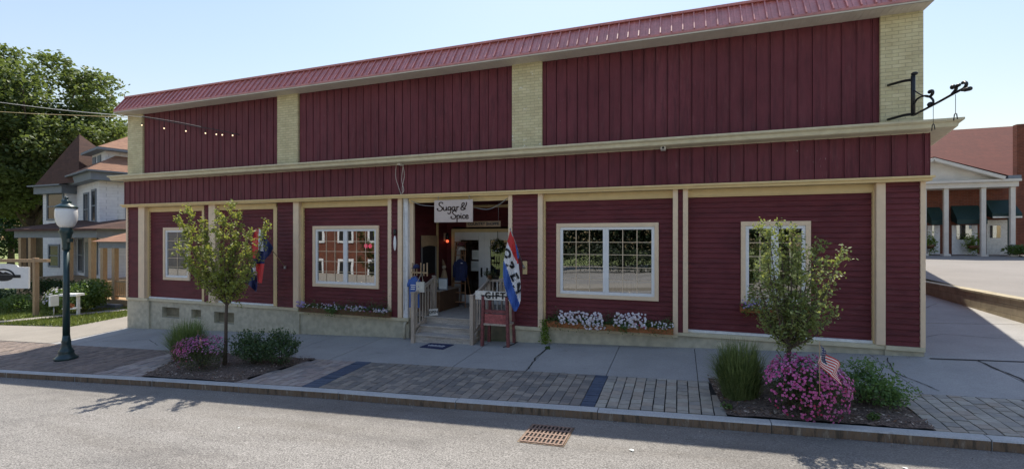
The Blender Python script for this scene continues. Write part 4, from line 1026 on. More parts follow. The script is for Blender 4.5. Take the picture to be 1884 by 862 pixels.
# notices on the door, wreath
for k, (p0, p1, q0, q1, lab) in enumerate(((868.5, 880.5, 460, 477, 'upper white paper notice taped in the left entry door glass'), (867, 880.5, 480, 498, 'lower white paper notice taped in the left entry door glass'))):
    Yn = YBW - .012; t = thing('door_notice', lab, 'notice', (fx(p0, Yn), Yn, fz(p0, q1, Yn)))
    a, b, z0_, z1_ = fx(p0, Yn), fx(p1, Yn), fz(874, q1, Yn), fz(874, q0, Yn)
    mb = MB(); mb.box(a, b, Yn, Yn + .004, z0_, z1_); mb.build('paper', 'paper', t)
    mb = MB()
    for r in range(5): mb.box(a + .03, b - .03, Yn - .003, Yn - .001, z1_ - .05 - r * .035, z1_ - .043 - r * .035)
    mb.build('print_lines', 'hgrey', t)
Yw = YBW - .08; cx, cz = fx(915, Yw), fz(915, 453, Yw)
t = thing('door_wreath', 'green wreath with pale flowers hanging on the right entry door', 'wreath', (cx, Yw, cz - .22))
n = 900; a = rng.uniform(0, 6.28, n); rr = .15 + rng.normal(size=n) * .04
pts = np.stack([cx + rr * np.cos(a), Yw + rng.normal(size=n) * .02, cz + rr * np.sin(a)], 1); quads_obj('foliage', leaf_quads(pts, .05), 'bushleaf', t)
pts = pts[:60].copy(); pts[:, 1] -= .05; quads_obj('blossoms', leaf_quads(pts, .045, .9), 'petwhite', t)
mb = MB(); mb.tube([(cx, Yw, cz + .15), (cx, Yw + .03, .2)], .006, 6); mb.build('hanger', 'black', t)
# pot of plants on railing end
cx = fx(900, 11.1)
t = thing('railing_planter', 'small dark pot of dry flowers on the deck railing corner', 'planter', (cx, 11.15, -1.07))
mb = MB(); mb.lathe((cx, 11.15, -1.065), [(.05, 0), (.07, .10), (.075, .11)], 12); mb.build('pot', 'darkwood', t)
pts = rng.normal(size=(260, 3)) * np.array([.09, .05, .045]) + np.array([cx, 11.15, -.93]); quads_obj('foliage', leaf_quads(pts, .045), 'bushdark', t)
# oval thermometer, wall boxes
Yx = 10.455; cx = fx(726.5, Yx)
t = thing('wall_thermometer', 'long white oval wall thermometer with black top left of the entry', 'lamp', (cx, Yx, fz(726, 463, Yx)))
mb = MB(); mb.ell((cx, Yx, fz(726, 447, Yx)), .042, .03, .2); mb.build('body', 'white', t)
mb = MB(); mb.ell((cx, Yx - .005, fz(726, 427, Yx)), .045, .034, .085); mb.build('cap', 'black', t)
def wallbox(px, py, Y, w_, h_, label, name='wall_box', lens=True):
    cx, cz = fx(px, Y), fz(px, py, Y); t = thing(name, label, 'light' if lens else 'box', (cx, Y, cz - h_ / 2))
    mb = MB(); mb.box(cx - w_ / 2, cx + w_ / 2, Y, 10.46, cz - h_ / 2, cz + h_ / 2); mb.build('housing', 'signwhite', t, bevel=.006)
    if lens: mb = MB(); mb.lathe((0, 0, 0), [(h_ * .33, 0), (h_ * .33, .02)], 12); m4 = Matrix.Translation((cx, Y - .001, cz)) @ Matrix.Rotation(R(90), 4, 'X'); mb.build('lens', 'black', t, xf=m4)
    return t
wallbox(1220, 272, 10.25, .10, .07, 'small white floodlight box under the cornice right of centre', 'flood_light')
wallbox(733.5, 301.5, 10.27, .10, .05, 'small white junction box under the cornice left of centre', 'junction_box', False)
# dangling wires
mb = MB()
for (pp) in ([(729, 303), (728, 325), (733, 343), (738, 358)], [(741, 303), (744, 322), (740, 345), (741, 356)], [(742, 303), (739, 330), (743, 350), (737, 357)]):
    mb.tube(catmull([P(a, b, 10.39) for a, b in pp], 4), .006, 5)
single(mb, 'loose_wires', 'signwhite', 'thin white wires dangling from the small junction box', 'wires')
mb = MB(); mb.tube(catmull([P(756, 369, 10.48), P(775, 377, 10.46), P(800, 379, 10.45)], 5), .008, 6); mb.tube(catmull([P(866, 380, 10.45), P(895, 385, 10.42), P(915, 378, 10.45), P(934, 364, 10.48)], 5), .008, 6)
single(mb, 'sign_cable', 'steel', 'pale cable sagging behind the Sugar & Spice sign', 'cable')
mb = MB(); mb.tube(catmull([P(741, 358, 10.44), P(744, 400, 10.44), P(745, 480, 10.45), P(744, 570, 10.45)], 5), .006, 5); single(mb, 'entry_cable', 'steel', 'thin grey cable running down the left entry post', 'cable')
# rain spout stub at foundation
cx = fx(745, 10.4); mb = MB(); mb.tube([(cx, 10.5, -2.2), (cx, 10.40, -2.2), (cx, 10.38, -2.25), (cx, 10.38, zg(cx, 10.4) + .02)], .04, 10); single(mb, 'drain_pipe', 'found', 'short painted drain pipe on the foundation left of the steps', 'pipe')
# mail box / plaque right of the flag
Yq = 10.46; cx = fx(965.5, Yq)
t = thing('flag_holder_plaque', 'tan wall plaque beside the open flag', 'plaque', (cx, Yq, fz(965, 504, Yq)))
mb = MB(); mb.box(fx(961.5, Yq), fx(969.5, Yq), Yq, 10.487, fz(965, 504, Yq), fz(965, 480, Yq)); mb.build('plaque', 'ochre', t, bevel=.004)

# ============================================================ FLAGS
def cloth(name, rows, Yf, colf, mats, parent, nx=22):
    """rows: list of (py, pxL, pxR) outline of hanging cloth; colf(px,py)->mat index"""
    mb = MB(); pts = []; ny = 56; ys0, ys1 = rows[0][0], rows[-1][0]
    def edge(py):
        for a, b in zip(rows, rows[1:]):
            if py <= b[0] + 1e-6: t_ = (py - a[0]) / (b[0] - a[0]); return a[1] + (b[1] - a[1]) * t_, a[2] + (b[2] - a[2]) * t_
    for j in range(ny + 1):
        py = ys0 + (ys1 - ys0) * j / ny; l, r = edge(py)
        for i in range(nx + 1):
            px = l + (r - l) * i / nx; pts.append((px, py))
    def depth(px, py): return Yf + .05 * math.sin((px * .35 + py * .06)) + .03 * math.sin(px * .8 - py * .11) * .6
    mb.add([P(px, py, depth(px, py)) for px, py in pts], [(j * (nx + 1) + i, j * (nx + 1) + i + 1, (j + 1) * (nx + 1) + i + 1, (j + 1) * (nx + 1) + i) for j in range(ny) for i in range(nx)],
           [colf(sum(pts[j * (nx + 1) + i + d][0] for d in (0, 1, nx + 1, nx + 2)) / 4, sum(pts[j * (nx + 1) + i + d][1] for d in (0, 1, nx + 1, nx + 2)) / 4) for j in range(ny) for i in range(nx)], True)
    mb.build(name, mats, parent); return depth
t = thing('open_flag', 'red white and blue flag with black OPEN lettering hanging by the entry', 'flag', P(963, 490, 10.45))
mb = MB(); tip = P(939, 421, 9.75); base = P(964, 492, 10.44); mb.tube([tip, base], .011, 8); mb.ell(tip, .02, .02, .02, 8); mb.build('pole', 'steel', t)
mb = MB(); mb.tube([base + Vector((0, .02, -.02)), base + (tip - base) * .06], .022, 10); mb.build('bracket', 'steel', t)
rows = [(424, 938.5, 941), (440, 934.5, 946), (455, 931, 949), (470, 928, 951), (485, 926, 954), (505, 925.5, 956.5), (525, 928, 958), (545, 934, 958), (560, 940, 956), (572, 945.5, 950)]
def side(px, py, a, b): return (b[0] - a[0]) * (py - a[1]) - (b[1] - a[1]) * (px - a[0])
def cf(px, py):
    if side(px, py, (932, 446), (952, 486)) < 0: return 0 if side(px, py, (932, 446), (952, 486)) < -1 else 0
    if side(px, py, (924, 478), (950, 556)) > 0: return 2
    return 1
def openflag(px, py):
    # signed: right of red/white line -> red ; left of white/blue line -> blue
    d1 = (px - 931) - (py - 440) * .47          # >0 right side
    d2 = (px - 927) - (py - 478) * .36
    if d1 > 0 and py < 486: return 0
    if d2 < 0: return 2
    return 1
dep = cloth('cloth', rows, 9.92, openflag, ['flagred', 'flagwhite', 'flagblue'], t)
mb = MB(); mb.add([P(943, 430, 9.97), P(951, 452, 10.02), P(955.5, 474, 10.05), P(949, 478, 10.0), P(946, 455, 9.99)], [(0, 1, 2, 3, 4)], 0); mb.build('cloth_fold', 'flagblue', t)
L_dir = Vector((.42, .907)); R_dir = Vector((.907, -.42))     # text runs down the cloth (px space, y down)
for ch, (px, py) in zip('OPEN', ((931.5, 466), (938, 488), (946, 509), (952.5, 530))):
    vs, fs = text_mb(ch, 26, .0, 1.3)
    # subdivide finely enough: project each vertex to the cloth
    out = []
    for x, y, z in vs:
        q = Vector((px, py)) + L_dir * x * .95 + R_dir * y * .72
        for a, b in zip(rows, rows[1:]):
            if q.y <= b[0]: break
        tt = cl((q.y - a[0]) / (b[0] - a[0]), 0, 1); l = a[1] + (b[1] - a[1]) * tt; r = a[2] + (b[2] - a[2]) * tt
        q.x = cl(q.x, l + .1, r - .1); out.append(P(q.x, q.y, dep(q.x, q.y) - .018))
    mb = MB().add(out, fs); mb.build('letter', 'blackink', t)
t = thing('striped_flag', 'red white and navy flag drooping behind the young tree on the left', 'flag', P(526, 492, 10.46))
mb = MB(); tip = P(470, 420, 9.75); base = P(524, 490, 10.46); mb.tube([tip, base], .011, 8); mb.build('pole', 'tan_wood', t)
mb = MB(); mb.box(base.x - .03, base.x + .03, 10.45, 10.487, base.z - .06, base.z + .03); mb.build('bracket', 'steel', t)
def c1(px, py): return 0 if px < 476 - (py - 424) * .03 and py < 476 else (1 if px < 485 - (py - 424) * .02 and py < 462 else (2 if py < 485 else (0 if px > 470 + (py - 485) * .12 else (1 if px > 463 + (py - 485) * .2 else 2))))
cloth('cloth', [(421, 470, 478), (440, 465, 492), (455, 463, 503), (466, 463, 498), (478, 467, 487), (490, 464, 486), (503, 458, 484), (520, 449, 482)], 9.8, c1, ['flagred', 'flagwhite', 'flagnavy'], t)
cloth('cloth_tail', [(505, 452, 472), (515, 451, 473), (525, 459, 473.5), (536, 470, 472)], 9.78, lambda a, b: 2, ['flagred', 'flagwhite', 'flagnavy'], t)
# small us flags in the planting beds
def usflag(px, py0, py1, Y, px_l, w_, label):
    base = P(px, py1, Y); top = P(px, py0, Y); t = thing('small_flag', label, 'flag', (base.x, base.y, base.z - .25), 'small stick flags in the planting beds')
    h = min(.42, top.z - base.z)
    mb = MB(); mb.tube([base - Vector((0, 0, .25)), top + Vector((0, 0, .03))], .005, 6); mb.build('stick', 'tan_wood', t)
    nx, ny = 40, 26; hh = h * .62; L = w_
    def fp(u, v):   # hangs: top edge droops to the right
        return (top.x + u * L * .62 + .02 * math.sin(v * 5 + u * 9), top.y - .03 * math.sin(u * 10 + v * 3) - .03 * u, top.z - v * hh - u * L * .78 - .03 * math.sin(u * 6))
    vs = [fp(i / nx, j / ny) for j in range(ny + 1) for i in range(nx + 1)]
    mi = []
    for j in range(ny):
        for i in range(nx):
            u, v = (i + .5) / nx, (j + .5) / ny
            if u < .42 and v < 7 / 13: mi.append(3 if (i % 3 == 1 and j % 3 == 1) else 2)
            else: mi.append(0 if int(v * 13) % 2 == 0 else 1)
    mb = MB(); mb.add(vs, [(j * (nx + 1) + i, j * (nx + 1) + i + 1, (j + 1) * (nx + 1) + i + 1, (j + 1) * (nx + 1) + i) for j in range(ny) for i in range(nx)], mi, True)
    mb.build('cloth', ['flagred', 'flagwhite', 'flagnavy', 'flagwhite'], t)
usflag(1508, 632, 690, 6.80, 0, .33, 'small stars and stripes flag standing in the right pink flower bush')
usflag(364, 609, 640, 7.15, 0, .24, 'small stars and stripes flag standing in the left pink flower bush')

# ============================================================ STREET LAMP
lx, ly = -14.62, 7.34; lz = zg(lx, ly)
t = thing('street_lamp', 'dark green cast iron street lamp with frosted acorn globe', 'street lamp', (lx, ly, lz))
ztop = fz(111, 362, ly); gb = fz(111, 419, ly); gt = fz(111, 383, ly)
mb = MB(); mb.lathe((lx, ly, lz), [(.235, 0), (.235, .05), (.21, .07), (.165, .12), (.15, .17), (.16, .20), (.135, .24), (.105, .30), (.09, .42), (.10, .45), (.088, .48), (.075, .6)], 20); mb.build('base', 'green_iron', t)
mb = MB(); mb.lathe((lx, ly, lz), [(.073, .59), (.068, 1.5), (.06, gb - lz - .55)], 16); mb.build('pole', 'green_iron', t)
mb = MB(); mb.lathe((lx, ly, gb), [(.07, -.56), (.085, -.53), (.075, -.48), (.085, -.3), (.12, -.15), (.15, -.09), (.12, -.04), (.13, 0)], 16); mb.box(lx + .08, lx + .2, ly - .04, ly + .04, gb - .36, gb - .27); mb.build('collar', 'green_iron', t)
mb = MB(); H_ = gt - gb; mb.lathe((lx, ly, gb), [(.11, 0), (.17, H_ * .14), (.208, H_ * .36), (.222, H_ * .6), (.218, H_ * .85), (.205, H_)], 24); mb.build('globe', 'lampglass', t)
mb = MB(); mb.lathe((lx, ly, gt), [(.228, 0), (.228, .03), (.19, .06), (.125, .10), (.09, .13), (.11, .16), (.05, .20), (.035, .24), (.05, .26), (.008, ztop - gt)], 20); mb.build('cap', 'green_iron', t)
mb = MB(); mb.ell((lx - .12, ly, gt + .18), .05, .05, .05); mb.tube([(lx - .12, ly, gt + .18), (lx - .04, ly, gt + .15)], .02); mb.build('photocell', 'green_iron', t)
# drain grate
gl = [(-1.99, 5.68), (-1.42, 5.70), (-1.42, 6.27), (-2.0, 6.27)]
zz = lambda x, y: zr(x, y)
t = thing('storm_grate', 'rusty cast iron storm drain grate in the road by the kerb', 'grate', (-1.69, 6.12, zr(-1.69, 6.12)))
gx0, gx1, gy0, gy1 = -1.97, -1.41, 5.82, 6.42
mb = MB(); mb.quad(*[(x, y, zz(x, y) + .003) for x, y in ((gx0, gy0), (gx1, gy0), (gx1, gy1), (gx0, gy1))]); mb.build('pit_shade_sheet', 'dark', t)  # black sheet laid on the road, stands in for the dark below the bars
mb = MB(); e_ = .035
for a, b, c, d in ((gx0 - e_, gx1 + e_, gy0 - e_, gy0 - .012), (gx0 - e_, gx1 + e_, gy1 + .012, gy1 + e_), (gx0 - e_, gx0 - .015, gy0 - .012, gy1 + .012), (gx1 + .015, gx1 + e_, gy0 - .012, gy1 + .012)): mb.quad(*[(x, y, zz(x, y) + .006) for x, y in ((a, c), (b, c), (b, d), (a, d))])
mb.build('frame', 'kerbface', t)
mb = MB(); nC, nR = 10, 4
def gb_(x0, x1, y0, y1): mb.add([(x, y, zz(x, y) + .016) for x, y in ((x0, y0), (x1, y0), (x1, y1), (x0, y1))] + [(x, y, zz(x, y) + .0) for x, y in ((x0, y0), (x1, y0), (x1, y1), (x0, y1))], [(0, 1, 2, 3), (0, 4, 5, 1), (1, 5, 6, 2), (2, 6, 7, 3), (3, 7, 4, 0)])
for i in range(nC + 1):
    x = gx0 + (gx1 - gx0) * i / nC; gb_(x - .012, x + .012, gy0 - .01, gy1 + .01)
for j in range(nR + 1):
    y = gy0 + (gy1 - gy0) * j / nR; 
    for i in range(nC): x = gx0 + (gx1 - gx0) * i / nC; gb_(x + .0121, x + (gx1 - gx0) / nC - .0121, y - .018, y + .018)
mb.build('bars', 'rust', t)

# ============================================================ SIGN BRACKET
Yp = 9.95
t = thing('sign_bracket', 'black wrought iron scroll bracket without a sign on the right brick pier', 'bracket', P(1680, 215, Yp))
pb, pt = P(1680, 213, Yp), P(1680, 139, Yp)
mb = MB(); mb.tube([pb, pt], .032, 10); mb.ell(pt + Vector((.02, 0, .03)), .05, .05, .03); mb.build('upright', 'black', t)
for py in (147, 210):
    a = P(1680, py, Yp); b = Vector((fx(1634, 10.49), 10.49, 0)); b.z = fz(1634, py + 10, 10.49)
    mb = MB(); mb.tube(catmull([a, a.lerp(b, .35) + Vector((0, 0, .015)), b], 5), .024, 8); mb.build('mount_arm', 'black', t)
armE = P(1785, 158, 8.55)
def solveY(px, X):      # distance where the ray at px has this X
    a, b, _ = ray(px, 437); return X * b / a
X0 = pb.x
def ap(px, py): Y = solveY(px, X0); return Vector((X0, Y, fz(px, py, Y)))
mb = MB(); mb.tube([ap(1681, 212), ap(1700, 202), ap(1730, 186), ap(1755, 172), ap(1774, 162)], .018, 8); mb.build('arm', 'black', t)
mb = MB(); mb.tube(catmull([ap(1682, 166), ap(1690, 172), ap(1704, 178), ap(1712, 179)], 5), .010, 6); mb.tube(catmull([ap(1681, 192), ap(1688, 182), ap(1698, 177), ap(1708, 177), ap(1716, 183), ap(1717, 190), ap(1713, 194)], 5), .016, 8); mb.ell(ap(1712, 192), .045, .045, .04); mb.build('scroll', 'black', t)
mb = MB(); mb.tube(catmull([ap(1711, 178), ap(1716, 172), ap(1715, 167), ap(1710, 168)], 5), .022, 8); mb.ell(ap(1711, 169), .03, .04, .03); mb.build('scroll', 'black', t)
mb = MB(); mb.tube(catmull([ap(1752, 173), ap(1758, 166), ap(1760, 160), ap(1764, 156)], 5), .022, 8); mb.ell(ap(1753, 160), .03, .05, .035); mb.ell(ap(1763, 157), .03, .05, .025); mb.build('scroll', 'black', t)
mb = MB(); mb.tube(catmull([ap(1770, 166), ap(1776, 160), ap(1778, 154), ap(1774, 151), ap(1771, 153)], 5), .022, 8); mb.tube([ap(1775, 165), ap(1785, 163)], .03, 8); mb.build('scroll', 'black', t)
for (px, y0_, y1_) in ((1717, 192, 228), (1758, 174, 208)):
    a, b = ap(px, y0_), ap(px, y1_)
    mb = MB(); mb.tube([a, b], .004, 5); mb.tube([b + Vector((0, -.05, -.10)), b + Vector((0, -.03, -.02)), b, b + Vector((0, .03, -.02)), b + Vector((0, .05, -.10))], .007, 6); mb.build('hook', 'black', t)

# ============================================================ STRING LIGHTS, WIRES
end = P(440, 248, 10.40); st_ = P(262, 215, 10.2)
t = thing('string_lights', 'string of small warm bulbs strung under the left roof corner', 'string lights', end)
mb = MB(); mb.tube(catmull([st_, P(300, 222, 10.25), P(350, 231, 10.3), P(400, 239, 10.36), end], 6), .014, 6); mb.build('cable', 'black', t)
mb = MB(); mb.tube(catmull([st_ + Vector((0, -.02, .02)), P(320, 223, 10.25), P(370, 233, 10.32)], 6), .006, 6); mb.build('cable_glint', 'signwhite', t)  # white strand painted in for the reflections along the cable
mb = MB(); mb.tube([P(437, 246, 10.4), P(437, 246, 10.55)], .01, 6); mb.build('hook', 'black', t)
for px, py in ((261, 230), (302, 236), (342, 241), (378, 245), (398, 247), (409, 248), (428, 249)):
    cy = 215 + (px - 262) * (248 - 215) / 178; Yq = 10.2 + .2 * (px - 262) / 178
    p0 = P(px, cy, Yq); p1 = P(px, py, Yq)
    mb = MB(); mb.tube([p0, p1 + Vector((0, 0, .03))], .006, 5); mb.lathe(p1 + Vector((0, 0, .015)), [(.018, 0), (.018, .05)], 8); so_ = mb.build('socket', 'black', t)
    mb = MB(); mb.ell(p1, .019, .019, .024, 8); mb.build('bulb', 'bulb', so_)
def wire(name, pts, r, label, m='signwhite'): mb = MB(); mb.tube(catmull(pts, 8), r, 6); single(mb, name, m, label, 'wire')
wire('overhead_wire', [P(-40, 183, 12.5), P(60, 196, 12), P(150, 206, 11), P(262, 215, 10.2)], .014, 'upper overhead wire running from the left into the shop roof corner')
wire('overhead_wire', [P(-40, 203, 13.0), P(60, 209, 12.3), P(160, 213, 11.2), P(234, 216, 10.3)], .012, 'lower yellowish overhead wire left of the shop roof corner', 'ochre')

# ============================================================ PLANTS
def limbtree(name, label, base, fork, ends, leafm, nleaf, Yj, leafsize=.055, trunk_r=.035):
    t = thing(name, label, 'tree', base)
    mb = MB(); base = Vector(base)
    mb.tube([base - Vector((0, 0, .1)), base.lerp(fork, .3) + Vector((.015, 0, 0)), base.lerp(fork, .7) - Vector((.01, 0, 0)), fork], [trunk_r * 1.5, trunk_r * 1.1, trunk_r, trunk_r * .9], 10); mb.build('trunk', 'bark', t)
    mb = MB(); pts = []; dirs = []
    for e in ends:
        e = Vector(e); s0 = base.lerp(fork, random.uniform(.85, 1.0)); mid = s0.lerp(e, .5); mid += Vector((e.x - s0.x, e.y - s0.y, 0)) * .12; mid.z -= .04
        c = catmull([s0, mid, e], 10); n = len(c)
        mb.tube(c, [trunk_r * .55 * (1 - .85 * i / (n - 1)) for i in range(n)], 6)
        L = sum((b - a).length for a, b in zip(c, c[1:]))
        nt_ = int(L * 20)
        for k in range(nt_):
            f = .18 + .82 * k / nt_; i = min(n - 2, int(f * (n - 1))); p = c[i].lerp(c[i + 1], f * (n - 1) - i)
            d = Vector((random.gauss(0, 1), random.gauss(0, 1), random.gauss(.45, .6))).normalized() * random.uniform(.07, .26) * (1.2 - .55 * f)
            q = p + d; mb.tube([p, q], [.004, .002], 4, cap=False)
            for m_ in range(int(nleaf / 180)):
                g = random.uniform(.25, 1.1); pts.append(tuple(p.lerp(q, g) + Vector((random.gauss(0, .028), random.gauss(0, .028), random.gauss(0, .028)))))
        for m_ in range(20): pts.append(tuple(e + Vector((random.gauss(0, .03), random.gauss(0, .03), random.gauss(.02, .05)))))
    mb.build('branches', 'bark', t)
    quads_obj('leaves', leaf_quads(np.array(pts), leafsize, .55, .2), leafm, t); return t
def ends_from(lst, Y0, sp):
    return [P(px, py, Y0 + random.uniform(-sp, sp)) for px, py in lst]
YL = 7.55; bx = fx(413, YL)
E1 = [(330, 400), (347, 385), (343, 425), (372, 408), (398, 392), (427, 374), (410, 402), (440, 392), (460, 428), (492, 412), (328, 450), (343, 475), (383, 458), (462, 462), (455, 495), (360, 495), (435, 440), (420, 470), (398, 505), (440, 520), (375, 432)]
limbtree('street_tree', 'young slender street tree with bright green leaves in the left planting bed', (bx, YL, zg(bx, YL) + .03), P(418, 545, YL), ends_from(E1, YL, .45), 'treeL', 2500, YL, .062, .032)
YR_ = 7.5; bx = fx(1453, YR_)
E2 = [(1402, 412), (1415, 425), (1436, 413), (1458, 420), (1472, 442), (1505, 446), (1492, 470), (1549, 464), (1520, 482), (1392, 505), (1384, 540), (1400, 565), (1518, 535), (1532, 575), (1415, 592), (1495, 590), (1450, 480), (1475, 515), (1432, 520), (1460, 560), (1500, 560), (1412, 475), (1425, 612), (1478, 610)]
limbtree('street_tree', 'young street tree with bronze tipped leaves in the right planting bed', (bx, YR_, zg(bx, YR_) + .03), P(1452, 625, YR_), ends_from(E2, YR_, .38), 'treeR', 2700, YR_, .052, .03)
def clump(name, label, c, h, r, n, m, lean=.6):
    c = Vector(c); t = thing(name, label, 'ornamental grass', c)
    V = []
    for i in range(n):
        a = random.uniform(0, 6.28); rr = r * .55 * math.sqrt(random.random()); b = c + Vector((rr * math.cos(a), rr * math.sin(a), 0))
        a2 = a + random.gauss(0, .7); l = random.uniform(.45, 1.08) * h; k = random.uniform(.05, 1) * lean * r * 1.7; l *= 1 - .45 * (k / (lean * r * 1.7)) ** 2
        d = Vector((math.cos(a2), math.sin(a2), 0)); s_ = Vector((-d.y, d.x, 0)) * random.uniform(.003, .006)
        p = [b, b + d * k * .25 + Vector((0, 0, l * .5)), b + d * k * .65 + Vector((0, 0, l * .85)), b + d * k + Vector((0, 0, l * (1 - .12 * random.random())))]
        for u, v, wa, wb in ((p[0], p[1], 1, .9), (p[1], p[2], .9, .6), (p[2], p[3], .6, .15)): V.append([tuple(u - s_ * wa), tuple(u + s_ * wa), tuple(v + s_ * wb), tuple(v - s_ * wb)])
    quads_obj('blades', np.array(V), m, t); return t
gl_ = (fx(345, 7.95), 7.95); clump('grass_clump', 'pale green ornamental grass clump behind the left pink flowers', (*gl_, zg(*gl_) + .02), .95, .50, 1900, 'blade')
gr_ = (fx(1360, 7.75), 7.75); clump('grass_clump', 'dark green ornamental grass clump left of the right flower bush', (*gr_, zg(*gr_) + .02), .88, .42, 2200, 'bladedark')
def bush(name, label, cat, c, r3, nleaf, leafm, lsize=.05, flowers=None, group=None, lumps=7, stems=True, sprigs=0):
    c = Vector(c); t = thing(name, label, cat, c, group); rx, ry, rz = r3; pts = []; nn = []
    lp = [(c.x + random.uniform(-.5, .5) * rx, c.y + random.uniform(-.5, .5) * ry, c.z + rz * random.uniform(.75, 1.15), random.uniform(.45, .7)) for _ in range(lumps)]
    if flowers: lp += [(c.x, c.y, c.z + rz * .75, .92)] * 2; lumps += 2
    for (a, b, z, s_) in lp:
        n = nleaf // lumps; d = rng.normal(size=(n, 3)); d /= np.linalg.norm(d, axis=1)[:, None]; rr = rng.uniform(.45, 1.0, n) ** .5
        q = d * rr[:, None] * np.array([rx * s_, ry * s_, rz * s_ * 1.15]) + np.array([a, b, z]); pts.append(q); nn.append(d)
    for _ in range(sprigs):
        a, el = random.uniform(0, 6.28), random.uniform(.35, 1.45); d0 = Vector((math.cos(a) * math.cos(el), math.sin(a) * math.cos(el), math.sin(el)))
        n = 26; f = rng.uniform(.75, 1.35, n)[:, None]; q = np.array([d0.x * rx, d0.y * ry, d0.z * rz * 1.5])[None] * f + rng.normal(size=(n, 3)) * .028 + np.array([c.x, c.y, c.z + rz * .35]); pts.append(q); nn.append(np.tile(np.array(tuple(d0)), (n, 1)))
    pts = np.concatenate(pts); nn = np.concatenate(nn); k = pts[:, 2] > c.z + .01; pts = pts[k]; nn = nn[k]
    quads_obj('foliage', leaf_quads(pts, lsize, .55, .2), leafm, t)
    if stems:
        mb = MB()
        for i in range(14):
            e = Vector(pts[random.randrange(len(pts))]); mb.tube([c + Vector((random.uniform(-.1, .1) * rx, random.uniform(-.1, .1) * ry, -.03)), c.lerp(e, .5) + Vector((0, 0, .03)), e], [.008, .006, .003], 5, cap=False)
        mb.build('stems', 'bark', t)
    if flowers:
        for (m, n, fs_, bias) in flowers:
            # outer shell
            dist = ((pts - np.array([c.x, c.y, c.z + rz * .8])) / np.array([rx, ry, rz])); dd = np.linalg.norm(dist, axis=1) + bias * (dist[:, 2]) + .25 * (-dist[:, 1])
            idx = np.argsort(-dd)[:int(n * 2.4)]; idx = rng.choice(idx, n, replace=False); base = pts[idx] + nn[idx] * .012
            V = []
            for p, d in zip(base, nn[idx]):
                d = Vector(d) + Vector((0, -.5, .4)); d.normalize(); x = d.orthogonal().normalized(); y = d.cross(x); s_ = fs_ * random.uniform(.7, 1.2); p = Vector(p); a0 = random.uniform(0, 6)
                for k_ in range(5):
                    a = a0 + k_ * 1.2566; e = x * math.cos(a) + y * math.sin(a); f_ = x * math.cos(a + .6) + y * math.sin(a + .6); g_ = x * math.cos(a - .6) + y * math.sin(a - .6)
                    V.append([tuple(p), tuple(p + g_ * s_ * .35 + d * s_ * .08), tuple(p + e * s_ * .5), tuple(p + f_ * s_ * .35 + d * s_ * .08)])
            quads_obj('blossoms', np.array(V), m, t)
    return t
def gpt(px, Y): x = fx(px, Y); return (x, Y, zg(x, Y) + .03)
bush('flower_bush', 'mounded bush of pink flowers in the left planting bed', 'flower bush', gpt(372, 7.2), (.66, .38, .42), 5200, 'bushdark', .032, [('mauve', 420, .036, .5), ('pink', 240, .036, .6), ('crimson', 90, .03, 0)], 'pink flower bushes in the planting beds', 9)
bush('flower_bush', 'large round bush of bright pink flowers in the right planting bed', 'flower bush', gpt(1488, 7.22), (.53, .40, .43), 9000, 'bushdark', .032, [('pink', 560, .040, .05), ('mauve', 160, .036, 0), ('crimson', 170, .03, 0), ('petwhite', 60, .024, .1)], 'pink flower bushes in the planting beds', 12)
bush('shrub', 'dark green leafy shrub right of the left young tree', 'shrub', gpt(467, 7.75), (.62, .36, .33), 2600, 'shrubleaf', .05, None, 'low shrubs in the planting beds', 9, True, 55)
bush('shrub', 'dark green leafy shrub at the right end of the left planting bed', 'shrub', gpt(516, 7.85), (.45, .34, .33), 1700, 'shrubleaf', .05, None, 'low shrubs in the planting beds', 7, True, 45)
bush('shrub', 'light green spreading shrub right of the big pink flower bush', 'shrub', gpt(1596, 7.75), (.46, .34, .27), 1900, 'shrublight', .045, None, 'low shrubs in the planting beds', 9, True, 50)
bush('shrub', 'small spreading shrub sprig at the right edge of the right bed', 'shrub', gpt(1640, 7.85), (.22, .2, .12), 500, 'shrublight', .045, None, 'low shrubs in the planting beds', 4)
bush('weed', 'small green weed in the mulch near the kerb in the right bed', 'weed', gpt(1612, 7.25), (.12, .08, .05), 160, 'bushleaf', .04, None, None, 3)
bush('weed', 'small weed in the mulch left of the right flower bush', 'weed', gpt(1338, 7.25), (.09, .08, .05), 110, 'bushleaf', .04, None, None, 3)
# weeds in the pavement crack
bush('weed', 'small weed growing in the cracked sidewalk joint', 'weed', (-2.77, 10.0, zg(-2.77, 10) + .0), (.10, .08, .03), 110, 'bushleaf', .04, None, None, 3, False)
